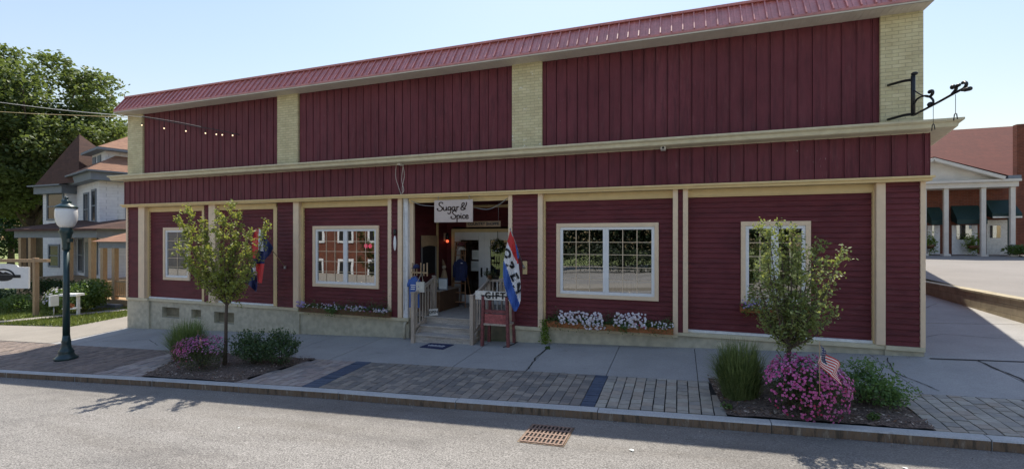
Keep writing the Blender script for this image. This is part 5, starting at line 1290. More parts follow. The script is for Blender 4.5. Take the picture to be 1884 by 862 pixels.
# flower boxes
def flowerbox(label, pa, pb, zb, zt, Y0, m, plants, fl):
    xa, xb = fx(pa, Y0), fx(pb, Y0); t = thing('flower_box', label, 'flower box', ((xa + xb) / 2, Y0 + .1, zb), 'flower boxes along the shop front')
    mb = MB(); mb.box(xa, xb, Y0, Y0 + .02, zb, zt); mb.box(xa, xb, Y0 + .16, Y0 + .18, zb, zt); mb.box(xa, xa + .02, Y0 + .021, Y0 + .159, zb, zt); mb.box(xb - .02, xb, Y0 + .021, Y0 + .159, zb, zt); mb.box(xa + .021, xb - .021, Y0 + .021, Y0 + .159, zb, zt - .03); mb.build('box', m, t)
    for (leafm, u0, u1, h, n, drop) in plants:
        k = n; x = rng.uniform(xa + (xb - xa) * u0, xa + (xb - xa) * u1, k); a = rng.uniform(0, 6.28, k); rr = rng.uniform(0, 1, k) ** .5
        bumpy = .6 + .4 * np.sin(x * 9 + u0 * 20) 
        z = zt + np.abs(rng.normal(size=k)) * h * .55 * bumpy; y = Y0 + .08 + rng.normal(size=k) * .075
        dr = rng.uniform(0, 1, k) < drop; z = np.where(dr, zt - rng.uniform(0, .22, k) * rng.uniform(0, 1, k), z); y = np.where(dr, Y0 - .04 - rng.uniform(0, .06, k), y)
        quads_obj('foliage', leaf_quads(np.stack([x, y, z], 1), .045), leafm, t)
    for (m_, u0, u1, h, n, fs_) in fl:
        x = rng.uniform(xa + (xb - xa) * u0, xa + (xb - xa) * u1, n); z = zt + rng.uniform(-.08, 1, n) * h; y = Y0 - .03 - rng.uniform(0, .08, n)
        V = []
        for p in np.stack([x, y, z], 1):
            p = Vector(p); d = Vector((random.gauss(0, .3), -1, random.gauss(.35, .3))).normalized(); ex = d.orthogonal().normalized(); ey = d.cross(ex); s_ = fs_ * random.uniform(.7, 1.2); a0 = random.uniform(0, 6)
            for k_ in range(5):
                a = a0 + k_ * 1.2566; V.append([tuple(p), tuple(p + (ex * math.cos(a - .6) + ey * math.sin(a - .6)) * s_ * .4), tuple(p + (ex * math.cos(a) + ey * math.sin(a)) * s_ * .5), tuple(p + (ex * math.cos(a + .6) + ey * math.sin(a + .6)) * s_ * .4)])
        quads_obj('blossoms', np.array(V), m_, t)
    return t
flowerbox('long dark wooden flower box with lilac flowers under the window left of the entry', 550, 716, -2.075, -1.93, 10.36, 'darkwood',
          [('bushleaf', 0, 1, .17, 1500, .12), ('shrubleaf', .4, 1, .24, 900, .1), ('shrublight', .33, .45, .05, 350, .85), ('bushdark', .82, .95, .36, 260, 0)],
          [('lilac', 0, .10, .16, 24, .06), ('lilac', .3, .5, .18, 12, .045), ('petwhite', .55, .75, .12, 50, .035), ('petwhite', .85, 1, .08, 50, .035), ('lilac', .55, 1, .14, 20, .04), ('petwhite', .1, .5, .14, 40, .032), ('crimson', .5, .9, .16, 14, .035)])
flowerbox('long orange brown flower box with white flowers under the wide window', 1006, 1239, -2.03, -1.90, 10.34, 'terracotta',
          [('bushleaf', 0, 1, .15, 1700, .08), ('shrubleaf', .1, .75, .24, 1300, .12), ('bushdark', 0, .12, .24, 250, .2), ('bushleaf', .78, 1, .22, 500, .1), ('shrublight', .6, .66, .05, 140, .9)],
          [('petwhite', .1, .47, .26, 150, .055), ('petwhite', .3, .5, -.12, 30, .05), ('petwhite', .55, .8, .30, 110, .055), ('petwhite', .84, 1, .14, 40, .035), ('crimson', .7, .8, .1, 8, .04)])
flowerbox('short flower box with mixed flowers hanging under the right window', 1363, 1489, -1.50, -1.385, 10.42, 'terracotta',
          [('bushleaf', 0, 1, .16, 700, .25), ('shrubleaf', 0, .4, .3, 350, .1), ('lime', 0, .15, .1, 60, .9)],
          [('lilac', 0, .3, .14, 30, .045), ('petwhite', .2, .6, .14, 24, .04), ('crimson', 0, .4, .2, 16, .04)])
# lime vine at the post
x = fx(1003, 10.42); n = 420; pts = np.stack([x + rng.normal(size=n) * .05, 10.42 + rng.normal(size=n) * .03, rng.uniform(zg(x, 10.4), -1.88, n)], 1)
o = quads_obj('vine', leaf_quads(pts, .05, .7), 'lime'); tag(recenter(o), 'lime green vine trailing to the sidewalk at the left end of the white flower box', 'vine')

# ============================================================ LEFT: HOUSE, SIGN, TREE
HX = Matrix.Translation((-29.2, 16.1, 0)) @ Matrix.Rotation(R(-16.5), 4, 'Z')
hb = -3.35
HS = thing('white_house', 'two storey white shingled house with brown roof and pointed tower behind the lamp', 'house', (-29.2, 16.1, hb))
def hbuild(mb, name, m, par=None, bevel=0): return mb.build(name, m, par or HS, xf=HX, bevel=bevel)
EZ = 3.05                                   # wall top
mb = MB(); mb.box(-11, 0, 0, 10, hb, EZ); hbuild(mb, 'wall', 'hwhite')
mb = MB(); mb.box(-11.4, .45, -.45, 10.4, EZ, EZ + .42); hbuild(mb, 'frieze', 'hgrey')
mb = MB(); mb.box(-11.6, .65, -.65, 10.6, EZ + .421, EZ + .50); hbuild(mb, 'eave', 'hgrey')
mb = MB(); e0, e1, f0, f1, zz0, zz1 = -11.6, .65, -.65, 10.6, EZ + .502, EZ + 4.4
rx0, rx1, ry_ = -7, -3.9, 5.0
mb.add([(e0, f0, zz0), (e1, f0, zz0), (e1, f1, zz0), (e0, f1, zz0), (rx0, ry_, zz1), (rx1, ry_, zz1)], [(0, 1, 5, 4), (1, 2, 5), (2, 3, 4, 5), (3, 0, 4)]); hbuild(mb, 'main_roof', 'hshingle')
# dormer on the front slope
dxa, dxb, dy0, dzb_, dzt_ = -3.1, -.5, .35, 3.7, 4.75
mb = MB(); mb.box(dxa, dxb, dy0, 4, dzb_, dzt_); dm = hbuild(mb, 'dormer', 'hwhite')
mb = MB(); mb.add([(dxa - .4, dy0 - .4, dzt_ + .14), (dxb + .4, dy0 - .4, dzt_ + .14), (dxb + .4, 5, dzt_ + .14), (dxa - .4, 5, dzt_ + .14), ((dxa + dxb) / 2, 1.8, dzt_ + 1.25), ((dxa + dxb) / 2, 4.5, dzt_ + 1.25)], [(0, 1, 4), (1, 2, 5, 4), (2, 3, 5), (3, 0, 4, 5)]); hbuild(mb, 'dormer_roof', 'hshingle', dm)
mb = MB(); mb.box(dxa - .42, dxb + .42, dy0 - .42, 4, dzt_ + .0, dzt_ + .13); hbuild(mb, 'dormer_eave', 'hgrey', dm)
for x in (-2.55, -1.55): mb = MB(); mb.box(x - .3, x + .3, dy0 - .05, dy0 - .005, dzb_ + .25, dzt_ - .15); hbuild(mb, 'dormer_window', 'hgrey', dm)
def hwin(x0, x1, z0, z1, y=0, side=False, m='hgrey'):
    mb = MB()
    if not side:
        mb.box(x0 - .1, x1 + .1, y - .05, y - .002, z0 - .1, z0); mb.box(x0 - .1, x1 + .1, y - .05, y - .002, z1, z1 + .1); mb.box(x0 - .1, x0, y - .05, y - .002, z0, z1); mb.box(x1, x1 + .1, y - .05, y - .002, z0, z1); mb.box(x0, x1, y - .045, y - .02, (z0 + z1) / 2 - .03, (z0 + z1) / 2 + .03)
    else:
        mb.box(y + .002, y + .05, x0 - .1, x1 + .1, z0 - .1, z0); mb.box(y + .002, y + .05, x0 - .1, x1 + .1, z1, z1 + .1); mb.box(y + .002, y + .05, x0 - .1, x0, z0, z1); mb.box(y + .002, y + .05, x1, x1 + .1, z0, z1); mb.box(y + .02, y + .045, x0, x1, (z0 + z1) / 2 - .03, (z0 + z1) / 2 + .03)
    wn = hbuild(mb, 'window', m)
    mb = MB()
    if not side: mb.box(x0, x1, y - .02, y - .004, z0, z1)
    else: mb.box(y + .004, y + .02, x0, x1, z0, z1)
    hbuild(mb, 'pane', 'darkpane', wn)
    return wn
hwin(-3.0, -2.1, .75, 2.45); hwin(-1.35, -.65, .95, 2.55); hwin(1.2, 2.0, .9, 2.4, 0, True); hwin(4.2, 5.0, .9, 2.4, 0, True)
# tower bay on the left front (squared to the street)
tX0, tX1, tY = fx(79, 17.0), fx(122, 17.0), 17.0
mb = MB(); mb.box(tX0, tX1, tY, tY + 3, hb, EZ - .05); tw = mb.build('tower', 'hwhite', HS)
mb = MB(); mb.box(tX0 - .3, tX1 + .15, tY - .3, tY + 3, EZ - .45, EZ - .03); mb.build('tower_frieze', 'hgrey', tw)
mb = MB(); mb.box(tX0 - .55, tX1 + .3, tY - .5, tY + 3.2, EZ - .028, EZ + .05); mb.build('tower_eave', 'hgrey', tw)
aX, aY, aZ = -33.6, 17.5, 6.15
mb = MB(); mb.add([(fx(64, 16.5), 16.5, EZ + .052), (fx(145, 16.5), 16.5, EZ + .052), (fx(145, 16.5), 20.5, EZ + .052), (fx(64, 16.5), 20.5, EZ + .052), (aX, aY, aZ)], [(0, 1, 4), (1, 2, 4), (2, 3, 4), (3, 0, 4)]); mb.build('tower_roof', 'hshingled', tw)
def wwin(p0, p1, q0, q1, Y, m='hgrey'):
    a, b = fx(p0, Y), fx(p1, Y); z1_, z0_ = fz((p0 + p1) / 2, q0, Y), fz((p0 + p1) / 2, q1, Y)
    mb = MB(); mb.box(a - .12, b + .12, Y - .05, Y - .002, z0_ - .1, z0_); mb.box(a - .12, b + .12, Y - .05, Y - .002, z1_, z1_ + .1); mb.box(a - .12, a, Y - .05, Y - .002, z0_, z1_); mb.box(b, b + .12, Y - .05, Y - .002, z0_, z1_); mb.box(a, b, Y - .045, Y - .02, (z0_ + z1_) / 2 - .03, (z0_ + z1_) / 2 + .03)
    wn = mb.build('window', m, HS); mb = MB(); mb.box(a, b, Y - .019, Y - .004, z0_, z1_); mb.build('pane', 'darkpane', wn)
wwin(89, 116, 357, 402, tY)
# ground floor windows, door
wwin(92, 108, 452, 488, tY)
hwin(-4.2, -3.3, -1.9, -.1); hwin(-.9, -.35, -1.9, -.1)
mb = MB(); mb.box(-2.7, -1.8, -.06, -.005, -2.55, -.25); hbuild(mb, 'front_door', 'hgrey')
# porches (squared to the street)
PY = 14.7
def pz_(q, Y=PY): return fz(120, q, Y)
px0, px1 = fx(26, PY), fx(178, PY)
zt_p, zb_p = fz(100, 421, PY), fz(100, 437, PY)
mb = MB(); mb.box(px0, px1, PY, PY + .3, zb_p, zt_p); mb.box(px0, px0 + .3, PY + .301, 17.4, zb_p, zt_p); mb.box(px1 - .3, px1, PY + .301, 16.2, zb_p, zt_p); pr = mb.build('porch', 'hgrey', HS)
mb = MB(); mb.add([(px0 - .25, PY - .25, zt_p + .002), (px1 + .25, PY - .25, zt_p + .002), (px1 - .3, 16.8, zt_p + .55), (px0 + .6, 17.0, zt_p + .55), (px0 - .25, 17.4, zt_p + .002), (px1 + .25, 16.6, zt_p + .002)], [(0, 1, 2, 3), (0, 3, 4), (1, 5, 2)]); mb.box(px0 - .25, px1 + .25, PY - .25, PY - .17, zt_p - .1, zt_p); mb.build('porch_roof', 'hshingled', pr)
SY = 14.2; qx0, qx1 = fx(186, SY), fx(252, SY); ze0 = fz(210, 444, SY); ze1 = fz(210, 420, SY + 1.6)
mb = MB(); mb.add([(qx0 - .2, SY - .3, ze0), (qx1, SY - .3, ze0), (qx1, SY + 1.7, ze1), (qx0 + .3, SY + 1.7, ze1), (qx0 - .2, SY + 1.7, ze0)], [(0, 1, 2, 3), (0, 3, 4)]); mb.build('side_porch_roof', 'hshingle', pr)
mb = MB(); mb.box(qx0, qx1, SY - .1, SY + .1, fz(210, 456, SY), ze0 - .003); mb.build('side_porch_beam', 'hgrey', pr)
fz0 = fz(200, 549, SY)
mb = MB(); mb.box(px0, px1 - .1, PY + .1, 17.2, hb - .3, fz(100, 515, PY)); mb.build('porch_floor', 'tan_wood', pr)
mb = MB(); mb.box(qx0, qx1, SY - .15, 16.4, hb - .3, fz0); mb.build('side_porch_floor', 'tan_wood', pr)
for px_ in (41, 59, 128, 170): x = fx(px_, PY + .15); mb = MB(); mb.box(x - .11, x + .11, PY + .04, PY + .26, fz(100, 515, PY) + .002, zb_p - .002); mb.build('porch_post', 'tan_wood', pr)
for px_ in (191, 212, 246): x = fx(px_, SY); mb = MB(); mb.box(x - .10, x + .10, SY - .09, SY + .09, fz0 + .002, fz(210, 456, SY) - .002); mb.build('porch_post', 'tan_wood', pr)
a, b = fx(215, SY), fx(244, SY)
mb = MB(); mb.box(a, b, SY - .04, SY + .04, fz(225, 519, SY), fz(225, 516, SY)); mb.box(a, b, SY - .04, SY + .04, fz(225, 546, SY), fz(225, 543, SY))
for k in range(8): mb.box(a + (b - a) * (k + .35) / 8, a + (b - a) * (k + .65) / 8, SY - .02, SY + .02, fz(225, 543, SY) , fz(225, 519, SY))
mb.build('porch_railing', 'tan_wood', pr)
for k in range(4): mb = MB(); mb.box(fx(172, 13.6), fx(208, 13.6), 14.0 - (k + 1) * .32, 14.0 - k * .32 - .002, hb - .4, fz0 - .17 * (k + 1)); mb.build('porch_step', 'hgrey', pr)
# dark building far left behind the tree
t = thing('distant_brick_house', 'dark brick house half hidden behind the big tree', 'house', (-52, 26, -3.4))
mb = MB(); mb.box(-62, -44, 30, 38, -3.6, 2.6); mb.build('wall', 'brickD', t)
mb = MB(); mb.add([(-62.5, 29.5, 2.6), (-43.5, 29.5, 2.6), (-43.5, 38.5, 2.6), (-62.5, 38.5, 2.6), (-62.5, 34, 5.2), (-43.5, 34, 5.2)], [(0, 1, 5, 4), (1, 2, 5), (2, 3, 4, 5), (3, 0, 4)]); mb.build('roof', 'hshingle', t)
for x in (-57, -52.5, -48): mb = MB(); mb.box(x - .5, x + .5, 29.93, 29.98, -.6, 1.2); mb.build('window', 'signwhite', t)
# big tree
def bigtree(name, label, base, H, crown, nl, lsize, m, group=None, tr=.45):
    base = Vector(base); t = thing(name, label, 'tree', base, group)
    mb = MB(); cc = base + Vector(crown[0]); R3 = crown[1]
    top = base + Vector((0, 0, H * .35)); mb.tube([base - Vector((0, 0, .3)), base + Vector((.1, 0, H * .15)), top], [tr * 1.3, tr, tr * .8], 12); mb.build('trunk', 'bark', t)
    clumps = []; mb = MB()
    for i in range(crown[2]):
        d = Vector((random.gauss(0, 1), random.gauss(0, 1), random.gauss(.1, 1))).normalized(); f = random.uniform(.35, 1) ** .6
        p = cc + Vector((d.x * R3[0], d.y * R3[1], d.z * R3[2])) * f * .88; clumps.append((p, random.uniform(.10, .2) * R3[0]))
        if i % 3 == 0:
            s0 = base.lerp(top, random.uniform(.6, 1)); mid = s0.lerp(p, .5) + Vector((0, 0, -.06 * R3[2])); c = catmull([s0, mid, p], 5); n = len(c); mb.tube(c, [tr * .38 * (1 - .9 * k / (n - 1)) for k in range(n)], 6, cap=False)
    mb.build('limbs', 'bark', t)
    pts = []; per = nl // len(clumps)
    for p, r in clumps:
        d = rng.normal(size=(per, 3)); d /= np.linalg.norm(d, axis=1)[:, None]; q = d * (rng.uniform(.3, 1.0, per) ** .5)[:, None] * np.array([r, r, r * .62]); q += rng.normal(size=(per, 3)) * r * .08; pts.append(q + np.array(tuple(p)))
    quads_obj('crown', leaf_quads(np.concatenate(pts), lsize, .7, .6), m, t); return t
def behind(px, k):      # point at forward distance k
    u = (px - 942) / 860; return (k * (u * C_ - S_), k * (u * S_ + C_))
bx, by = behind(62, 35); bigtree('broadleaf_tree', 'large spreading broadleaf tree towering behind the white house', (bx, by, -3.3), 18, ((.3, 0, 10.6), (8.0, 6.6, 7.0), 190), 62000, .27, 'treebig', tr=.5)
bx, by = behind(-60, 33); bigtree('broadleaf_tree', 'large broadleaf tree cut by the left picture edge', (bx, by, -3.4), 16.5, ((0, 0, 10.6), (6.5, 6.5, 6.6), 110), 30000, .27, 'treebig', tr=.4)
bx, by = behind(190, 52); bigtree('broadleaf_tree', 'lower broadleaf tree between the house roof and the shop corner', (bx, by, -3.3), 14, ((-.5, 0, 11.0), (6.4, 5.5, 6.3), 95), 24000, .30, 'treebig', tr=.3)
bx, by = behind(20, 60); bigtree('broadleaf_tree', 'dark distant tree low behind the white house on the left', (bx, by, -3.3), 9, ((0, 0, 5.0), (10, 5, 4.5), 80), 14000, .36, 'hedge', tr=.3)
# sunlit shrubs in front of the house
def hp(px, py_base, k):
    x, y = behind(px, k); return (x, y, zg(x, y) + .02)
bush('garden_bush', 'big sunlit green bush in front of the house porch', 'bush', hp(150, 0, 20.5), (1.15, .8, .78), 4200, 'bushleaf', .12, None, None, 10)
bush('garden_bush', 'pale flowering hydrangea bush left of the lamp post', 'bush', hp(103, 0, 20.5), (.6, .5, .62), 1500, 'bushleaf', .1, [('petwhite', 60, .10, .5)], None, 6)
bush('garden_bush', 'low dark green bush under the white sign board', 'bush', hp(38, 0, 21.5), (1.3, .6, .42), 2200, 'bushleaf', .1, None, None, 8)
bush('garden_bush', 'dark hedge at the far left edge behind the sign', 'bush', hp(-10, 0, 23), (1.8, .8, .6), 2200, 'hedge', .12, None, None, 8)
bush('garden_bush', 'dark hedge along the porch of the white house', 'bush', hp(120, 0, 23.5), (3.4, .5, .75), 3800, 'hedge', .12, None, None, 14)
# hanging sign
k = 20.0; sxp, syp = behind(66, k); pz0 = zg(sxp, syp); ztop_ = (437 - 479) / 860 * k
t = thing('hanging_garden_sign', 'white arched sign board with black oval emblem hanging from a tan wooden post', 'sign', (sxp, syp, pz0))
mb = MB(); mb.box(sxp - .08, sxp + .08, syp - .08, syp + .08, pz0 - .2, ztop_ + .12); mb.build('post', 'tan_wood', t, bevel=.01)
rt = Vector((C_, S_, 0)); dn = Vector((-S_, C_, 0))
c0 = Vector((sxp, syp, 0)); mb = MB(); mb.bar(c0 - rt * 2.9 + Vector((0, 0, ztop_)), c0 + rt * .55 + Vector((0, 0, ztop_)), .16, .13); mb.build('beam', 'tan_wood', t)
mb = MB(); bl, br, z0_, z1_ = -2.45, -.28, (437 - 530) / 860 * k, (437 - 491) / 860 * k
pl = [c0 + rt * a + Vector((0, 0, b)) for a, b in ((bl, z0_), (br, z0_), (br, z1_), (br - .5, z1_ + .02))] + [c0 + rt * (bl + (br - bl) * .5 + .62 * math.cos(a)) + Vector((0, 0, z1_ + .02 + .13 * math.sin(a))) for a in lin(0, math.pi, 9)] + [c0 + rt * (bl + .5) + Vector((0, 0, z1_ + .02)), c0 + rt * bl + Vector((0, 0, z1_))]
mb.prism(pl, dn * .03, dn * -.03); mb.build('board', 'white', t)
mb = MB(); cxm = (bl + br) / 2
def sp_(a, b, o=-.034): return c0 + rt * a + Vector((0, 0, b)) + dn * o
zc = (437 - 508) / 860 * k
mb.prism([sp_(cxm - .75, zc - .06), sp_(cxm + .75, zc - .06), sp_(cxm + .75, zc + .07), sp_(cxm - .75, zc + .07)], (0, 0, 0), dn * -.008)
ring = [(cxm + .48 * math.cos(a), zc + .30 * math.sin(a)) for a in lin(0, math.pi, 14)]; mb.tube([sp_(a, b) for a, b in ring], .035, 5)
ring = [(cxm + .42 * math.cos(a), zc - .05 - .15 * math.sin(a)) for a in lin(0, math.pi, 10)]; mb.prism([sp_(a, b) for a, b in ring], (0, 0, 0), dn * -.006)
mb.prism([sp_(cxm - .4, zc + .08), sp_(cxm + .4, zc + .08), sp_(cxm + .1, zc + .2), sp_(cxm, zc + .15), sp_(cxm - .15, zc + .23)], (0, 0, 0), dn * -.006)
mb.build('emblem', 'blackink', t)
mb = MB()
for a in (bl + .3, br - .3): mb.tube([sp_(a, z1_ + .02, 0), sp_(a, ztop_ - .05, 0)], .012, 5)
mb.build('hanger', 'black', t)
# small white box stand and leaflet box
k = 19.5; xx, yy = behind(132, k); z_ = zg(xx, yy)
t = thing('garden_stand', 'small white wooden stand on the lawn right of the lamp post', 'stand', (xx, yy, z_))
for dx in (-.27, .27):
    mb = MB(); p = Vector((xx, yy, 0)) + rt * dx; mb.box(p.x - .045, p.x + .045, p.y - .045, p.y + .045, z_ - .1, z_ + .82); mb.build('leg', 'white', t)
mb = MB(); mb.bar(Vector((xx, yy, z_ + .87)) - rt * .36, Vector((xx, yy, z_ + .87)) + rt * .36, .4, .09); mb.build('shelf', 'white', t); mb = MB(); mb.bar(Vector((xx, yy, z_ + .3)) - rt * .27, Vector((xx, yy, z_ + .3)) + rt * .27, .3, .05); mb.build('shelf', 'white', t)
mb = MB(); mb.ell(Vector((xx, yy - .05, z_ + .42)), .15, .12, .1); single(mb, 'pumpkin', 'terracotta', 'small orange pot on the white garden stand', 'pot')
xx, yy = behind(99, 18.8); z_ = zg(xx, yy)
t = thing('leaflet_box', 'white leaflet box on a thin post left of the lamp post', 'box', (xx, yy, z_))
mb = MB(); mb.tube([(xx, yy, z_ - .1), (xx, yy, z_ + .55)], .02, 6); mb.build('post', 'steel', t)
mb = MB(); mb.bar(Vector((xx, yy, z_ + .52)), Vector((xx, yy, z_ + .95)), .27, .12); mb.build('box', 'white', t)

# ============================================================ RIGHT: HALL WITH PORTICO
YH = 31.0
def hz_(px, py, Y=YH): return fz(px, py, Y)
t = HL = thing('brick_hall', 'red brick hall with huge brown roof and white columned portico beyond the parking lot', 'hall', (fx(1800, YH), YH, -.98))
zb_ = zl(14, 31) - .1; ze = hz_(1790, 338)
xw1 = fx(1866, YH + 1)
mb = MB(); mb.box(fx(1560, YH + 1), xw1, YH + 1, YH + 1.3, zb_, ze + .1); mb.build('porch_wall', 'brickR', HL)
mb = MB(); mb.box(fx(1560, YH + 6), 48, YH + 6, YH + 30, zb_, 2.7); mb.build('hall_wall', 'brickR', HL)
zrt = fz(1800, 236, YH + 17)
mb = MB(); ya, yb_ = YH + 5.2, YH + 17
mb.add([(fx(1450, ya), ya, fz(1700, 345, ya)), (50, ya, fz(1700, 345, ya)), (50, yb_, zrt), (fx(1450, ya), yb_, zrt), (fx(1450, ya), YH + 30, 4.6), (50, YH + 30, 4.6)], [(0, 1, 2, 3), (3, 2, 5, 4)]); mb.build('main_roof', 'shingle', HL)
mb = MB(); mb.box(fx(1871, YH + 3), 40, YH + 3, YH + 3.35, zb_, fz(1880, 228, YH + 3)); mb.build('brick_gable_wall', 'brickR', HL)
mb = MB(); mb.box(fx(1560, YH), fx(1871, YH), YH - .15, YH + 1.2, hz_(1800, 345), hz_(1800, 336)); mb.box(fx(1560, YH), fx(1873, YH), YH - .3, YH + 1.3, hz_(1800, 335.8), hz_(1800, 331.5)); mb.build('entablature', 'portico', HL)
# pediment
pxL, pxR = fx(1560, YH), fx(1834, YH); pa = (pxL + pxR) / 2 + .6; zpb = hz_(1800, 331.4); zpa = hz_(1712, 297)
pa = fx(1712, YH)
mb = MB(); mb.prism([(2 * pa - pxR, YH, zpb), (pxR, YH, zpb), (pa, YH, zpa)], (0, 0, 0), (0, .2, 0)); mb.build('pediment', 'portico', HL)
mb = MB(); mb.bar((pa, YH - .15, zpa + .06), (pxR + .15, YH - .15, zpb + .04), .5, .16); mb.bar((pa, YH - .15, zpa + .06), (2 * pa - pxR, YH - .15, zpb + .04), .5, .16); mb.build('pediment_moulding', 'portico', HL)
mb = MB(); mb.add([(pa, YH - .35, zpa + .2), (pxR + .3, YH - .35, zpb + .16), (pxR + .3, YH + 5.4, zpb + .16), (pa, YH + 6.5, zpa + .2)], [(0, 1, 2, 3)]); mb.build('portico_roof', 'shingle', HL)
mb = MB(); mb.box(pxR + .3, fx(1872, YH), YH - .3, YH + 5, zpb + .0, zpb + .17); mb.build('side_roof', 'hgrey', HL)
for px in (1700, 1740.5, 1809, 1863):
    x = fx(px, YH); mb = MB(); w_ = .095; mb.box(x - w_, x + w_, YH - .05, YH + .1, zb_ + .1, hz_(1800, 345.2)); mb.box(x - w_ - .05, x + w_ + .05, YH - .15, YH + .25, zb_, zb_ + .2); mb.build('column', 'portico', HL)
def awn(p0, p1, q0, q1, trim=False):
    a, b = fx(p0, YH + .9), fx(p1, YH + .9); z1_, z0_ = hz_(1770, q0, YH + .9), hz_(1770, q1, YH + .2)
    mb = MB(); mb.add([(a, YH + .98, z1_), (b, YH + .98, z1_), (b + .05, YH + .25, z0_ + .25), (a - .05, YH + .25, z0_ + .25), (a - .05, YH + .25, z0_), (b + .05, YH + .25, z0_), (a, YH + .98, z0_ + .2), (b, YH + .98, z0_ + .2)], [(0, 3, 2, 1), (3, 4, 5, 2), (0, 6, 4, 3), (1, 2, 5, 7)])
    aw = mb.build('awning', 'awning', HL)
    if trim: mb = MB(); mb.box(a - .04, b + .04, YH + .235, YH + .247, z0_ + .02, z0_ + .10); mb.build('awning_trim', 'signwhite', aw)
awn(1705, 1730, 380, 413); awn(1751, 1801, 378, 412); awn(1814, 1863, 369, 402, True)
Yw = YH + .99
def hpan(name, p0, p1, q0, q1, m, o=.0, par=None):
    mb = MB(); mb.box(fx(p0, Yw), fx(p1, Yw), Yw - .02 - o, Yw + .0 - o, fz(1780, q1, Yw), fz(1780, q0, Yw)); return mb.build(name, m, par or HL)
for p0, p1 in ((1706, 1729), (1751, 1798)):
    a = hpan('lower_panel', p0, p1, 414, 468, 'whitebay', .0); hpan('dark_window', p0 + 8, p1 - 11, 414, 440, 'glass', .025)
hpan('door', 1815, 1853, 405, 468, 'signwhite'); hpan('door_pane', 1821, 1840, 415, 437, 'glass', .025)
hpan('shutter_strip', 1853.5, 1857, 400, 468, 'awning')
def basket(px, py, Y, label, r=.5):
    c = Vector((fx(px, Y), Y, fz(px, py, Y) - r)); t = thing('hanging_basket', label, 'plant', c); n = 500
    pts = rng.normal(size=(n, 3)) * np.array([r * .45, r * .3, r * .6]) + np.array([c.x, c.y, c.z + r]); quads_obj('foliage', leaf_quads(pts, .13), 'lime', t)
    mb = MB(); mb.lathe((c.x, c.y, c.z + r * .2), [(.05, 0), (.2, .1), (.25, .25)], 10); mb.build('pot', 'darkwood', t)
basket(1790, 448, YH + .5, 'trailing lime green plant under the middle awning of the brick hall', .42)
basket(1710, 448, YH + .5, 'trailing lime green plant under the left awning of the brick hall', .36)
x, y = fx(1878, YH - .2), YH - .2; bush('hall_shrub', 'round green shrub at the right corner of the brick hall', 'shrub', (x, y, zl(x, y)), (.65, .5, .35), 900, 'bushleaf', .12, None, None, 5)
mb = MB(); mb.box(fx(1560, YH), 48, YH - 1.2, YH + 1, zb_ - .3, zb_ + .05); struct(mb, 'hall_pavement', 'conc_light')

# ============================================================ ACROSS THE STREET (seen in the window panes; pale houses and forecourt added for bounce light)
mb = MB()
for a, b in zip(lin(-80, 50, 66), lin(-80, 50, 66)[1:]):
    za, zb2_ = zr(a, yk(a) - 10.2) + .14, zr(b, yk(b) - 10.2) + .14
    mb.add([(a, yk(a) - 10.2, za), (b, yk(b) - 10.2, zb2_), (b, yk(b) - 12.4, zb2_ + .04), (a, yk(a) - 12.4, za + .04), (a, yk(a) - 10.2, za - .4), (b, yk(b) - 10.2, zb2_ - .4)], [(0, 3, 2, 1), (0, 1, 5, 4)])
struct(mb, 'opposite_sidewalk', 'conc_light')
mb = MB(); vs = []
for x in (-13.5, 1.5): 
    for y in (-3.2, -8, -14, -34): vs.append((x, y, zg(x, -3) - .10 if y > -4 else zg(x, -3) + .02))
mb.add(vs, [(0, 1, 5, 4), (1, 2, 6, 5), (2, 3, 7, 6)]); struct(mb, 'side_street', 'road')
mb = MB(); mb.box(-70, -14, -10, -3.6, -3.5, -2.95); struct(mb, 'bounce_forecourt', 'conc_light')  # unseen pale concrete, added to bounce sunlight onto the shop front
HOUSES = [(-26, 'brickR', 'red brick house across the street with white windows, seen reflected'), (-38, 'white', 'first pale clapboard house added across the street to bounce light'), (-52, 'signpink', 'second pale house added across the street to bounce light, left of the first'), (19.5, 'white', 'pale house added across the street to the right to bounce light'), (32, 'signwhite', 'far pale house added across the street at the right to bounce light')]  # the pale ones are added to throw sunlight back at the shop front
for x, wm, lab in HOUSES:
    t = thing('opposite_house', lab, 'house', (x, -13, zg(x, -10)), 'houses across the street'); zb3 = zg(x, -10) - .3
    mb = MB(); mb.box(x - 4.8, x + 4.8, -19, -10.5, zb3, zb3 + 7.2); mb.build('wall', wm, t)
    mb = MB(); mb.add([(x - 5.3, -19.5, zb3 + 7.2), (x + 5.3, -19.5, zb3 + 7.2), (x + 5.3, -10, zb3 + 7.2), (x - 5.3, -10, zb3 + 7.2), (x, -14.7, zb3 + 10.3)], [(0, 1, 4), (1, 2, 4), (2, 3, 4), (3, 0, 4)]); mb.build('roof', 'hshingled', t)
    for wx_ in (-3, 0, 3):
        for wz in (1.0, 4.2):
            mb = MB(); mb.box(x + wx_ - .8, x + wx_ + .8, -10.499, -10.44, zb3 + wz, zb3 + wz + 1.9); wn = mb.build('window', 'white' if wm == 'brickR' else 'hgrey', t)
            mb = MB(); mb.box(x + wx_ - .6, x + wx_ + .6, -10.439, -10.42, zb3 + wz + .2, zb3 + wz + 1.7); mb.build('pane', 'dark', wn)
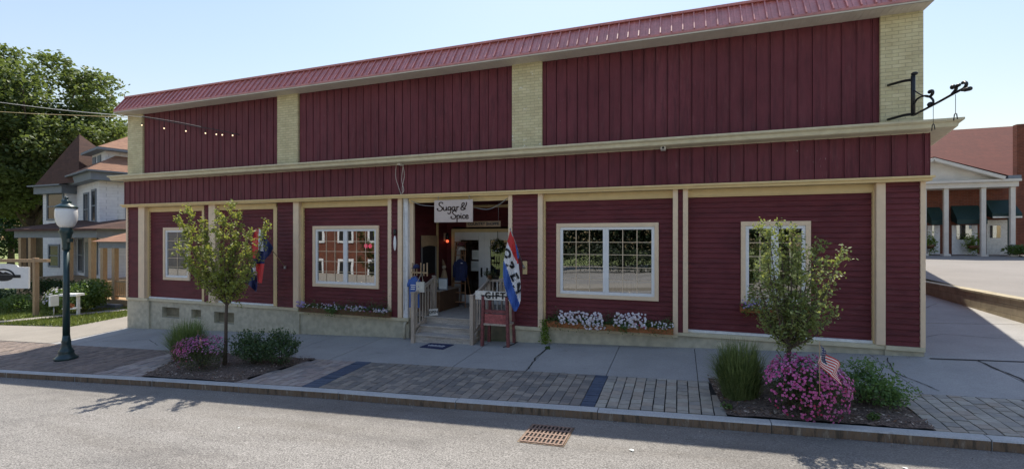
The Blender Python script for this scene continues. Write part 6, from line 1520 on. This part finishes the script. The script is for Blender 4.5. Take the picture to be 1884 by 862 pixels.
for i, (x, y, h) in enumerate(((-12, -26, 11), (-5.5, -27, 12), (1, -25, 11), (7.5, -19, 11))):
    bigtree('opposite_tree', ['dark tree across the street nearest the brick house', 'dark tree across the street, second along', 'dark tree across the street, third along', 'dark tree across the street nearest the pale house'][i], (x, y, zg(x, -13)), h, ((0, 0, h * .52), (3.6, 3, h * .45), 40), 9000, .3, 'shadehedge', 'trees across the street', .25)
bush('opposite_hedge', 'long dark hedge across the street, seen reflected', 'hedge', (-5, -21.5, zg(-5, -8)), (9.5, .8, 1.5), 9000, 'shadehedge', .16, None, None, 26, False)
bush('opposite_thicket', 'tall dark thicket behind the hedge across the street, seen reflected', 'thicket', (-4, -27, zg(-5, -8)), (16, 1.8, 4.6), 26000, 'shadehedge', .34, None, None, 30, False)

mb = MB()
for (x, y, lab) in ((-.55, 5.9, 'small pale scrap of litter on the road right of the storm grate'), (-6.2, 5.2, 'small pale scrap of litter on the sunlit road left of the storm grate'), (2.3, 6.2, 'pale litter scrap in the kerb shadow at the right')):
    z = zr(x, y) + .006; r_ = random.uniform(.018, .03); a0 = random.uniform(0, 6)
    vs = [(x + r_ * random.uniform(.6, 1.3) * math.cos(a0 + k * 1.05), y + r_ * random.uniform(.6, 1.3) * math.sin(a0 + k * 1.05), z + random.uniform(0, .008)) for k in range(6)]
    single(MB().add(vs, [tuple(range(6))]), 'litter_scrap', 'paper', lab, 'litter')
pts = np.array([(x, yk(x) - abs(random.gauss(0, .10)) - .01, 0) for x in np.random.default_rng(3).uniform(-16, 5, 900)]); pts[:, 2] = [zr(p[0], p[1]) + .005 for p in pts]
o = quads_obj('gutter_debris', leaf_quads(pts, .022, .5, 3.0), None, mi=rng.integers(0, 3, len(pts)), mats=['mulch', 'darkwood', 'wood']); tag(o, 'fine dry leaf debris lying in the gutter along the kerb', 'debris', None, 'stuff')
pts = np.array([(x, D - .06 - abs(random.gauss(0, .05)), 0) for x in np.random.default_rng(4).uniform(-17, 4, 500)]); pts[:, 2] = [zg(p[0], p[1]) + .010 for p in pts]
o = quads_obj('wall_foot_debris', leaf_quads(pts, .025, .5, 3.0), None, mi=rng.integers(0, 3, len(pts)), mats=['mulch', 'darkwood', 'bushleaf']); tag(o, 'dry debris and moss along the foot of the shop wall', 'debris', None, 'stuff')
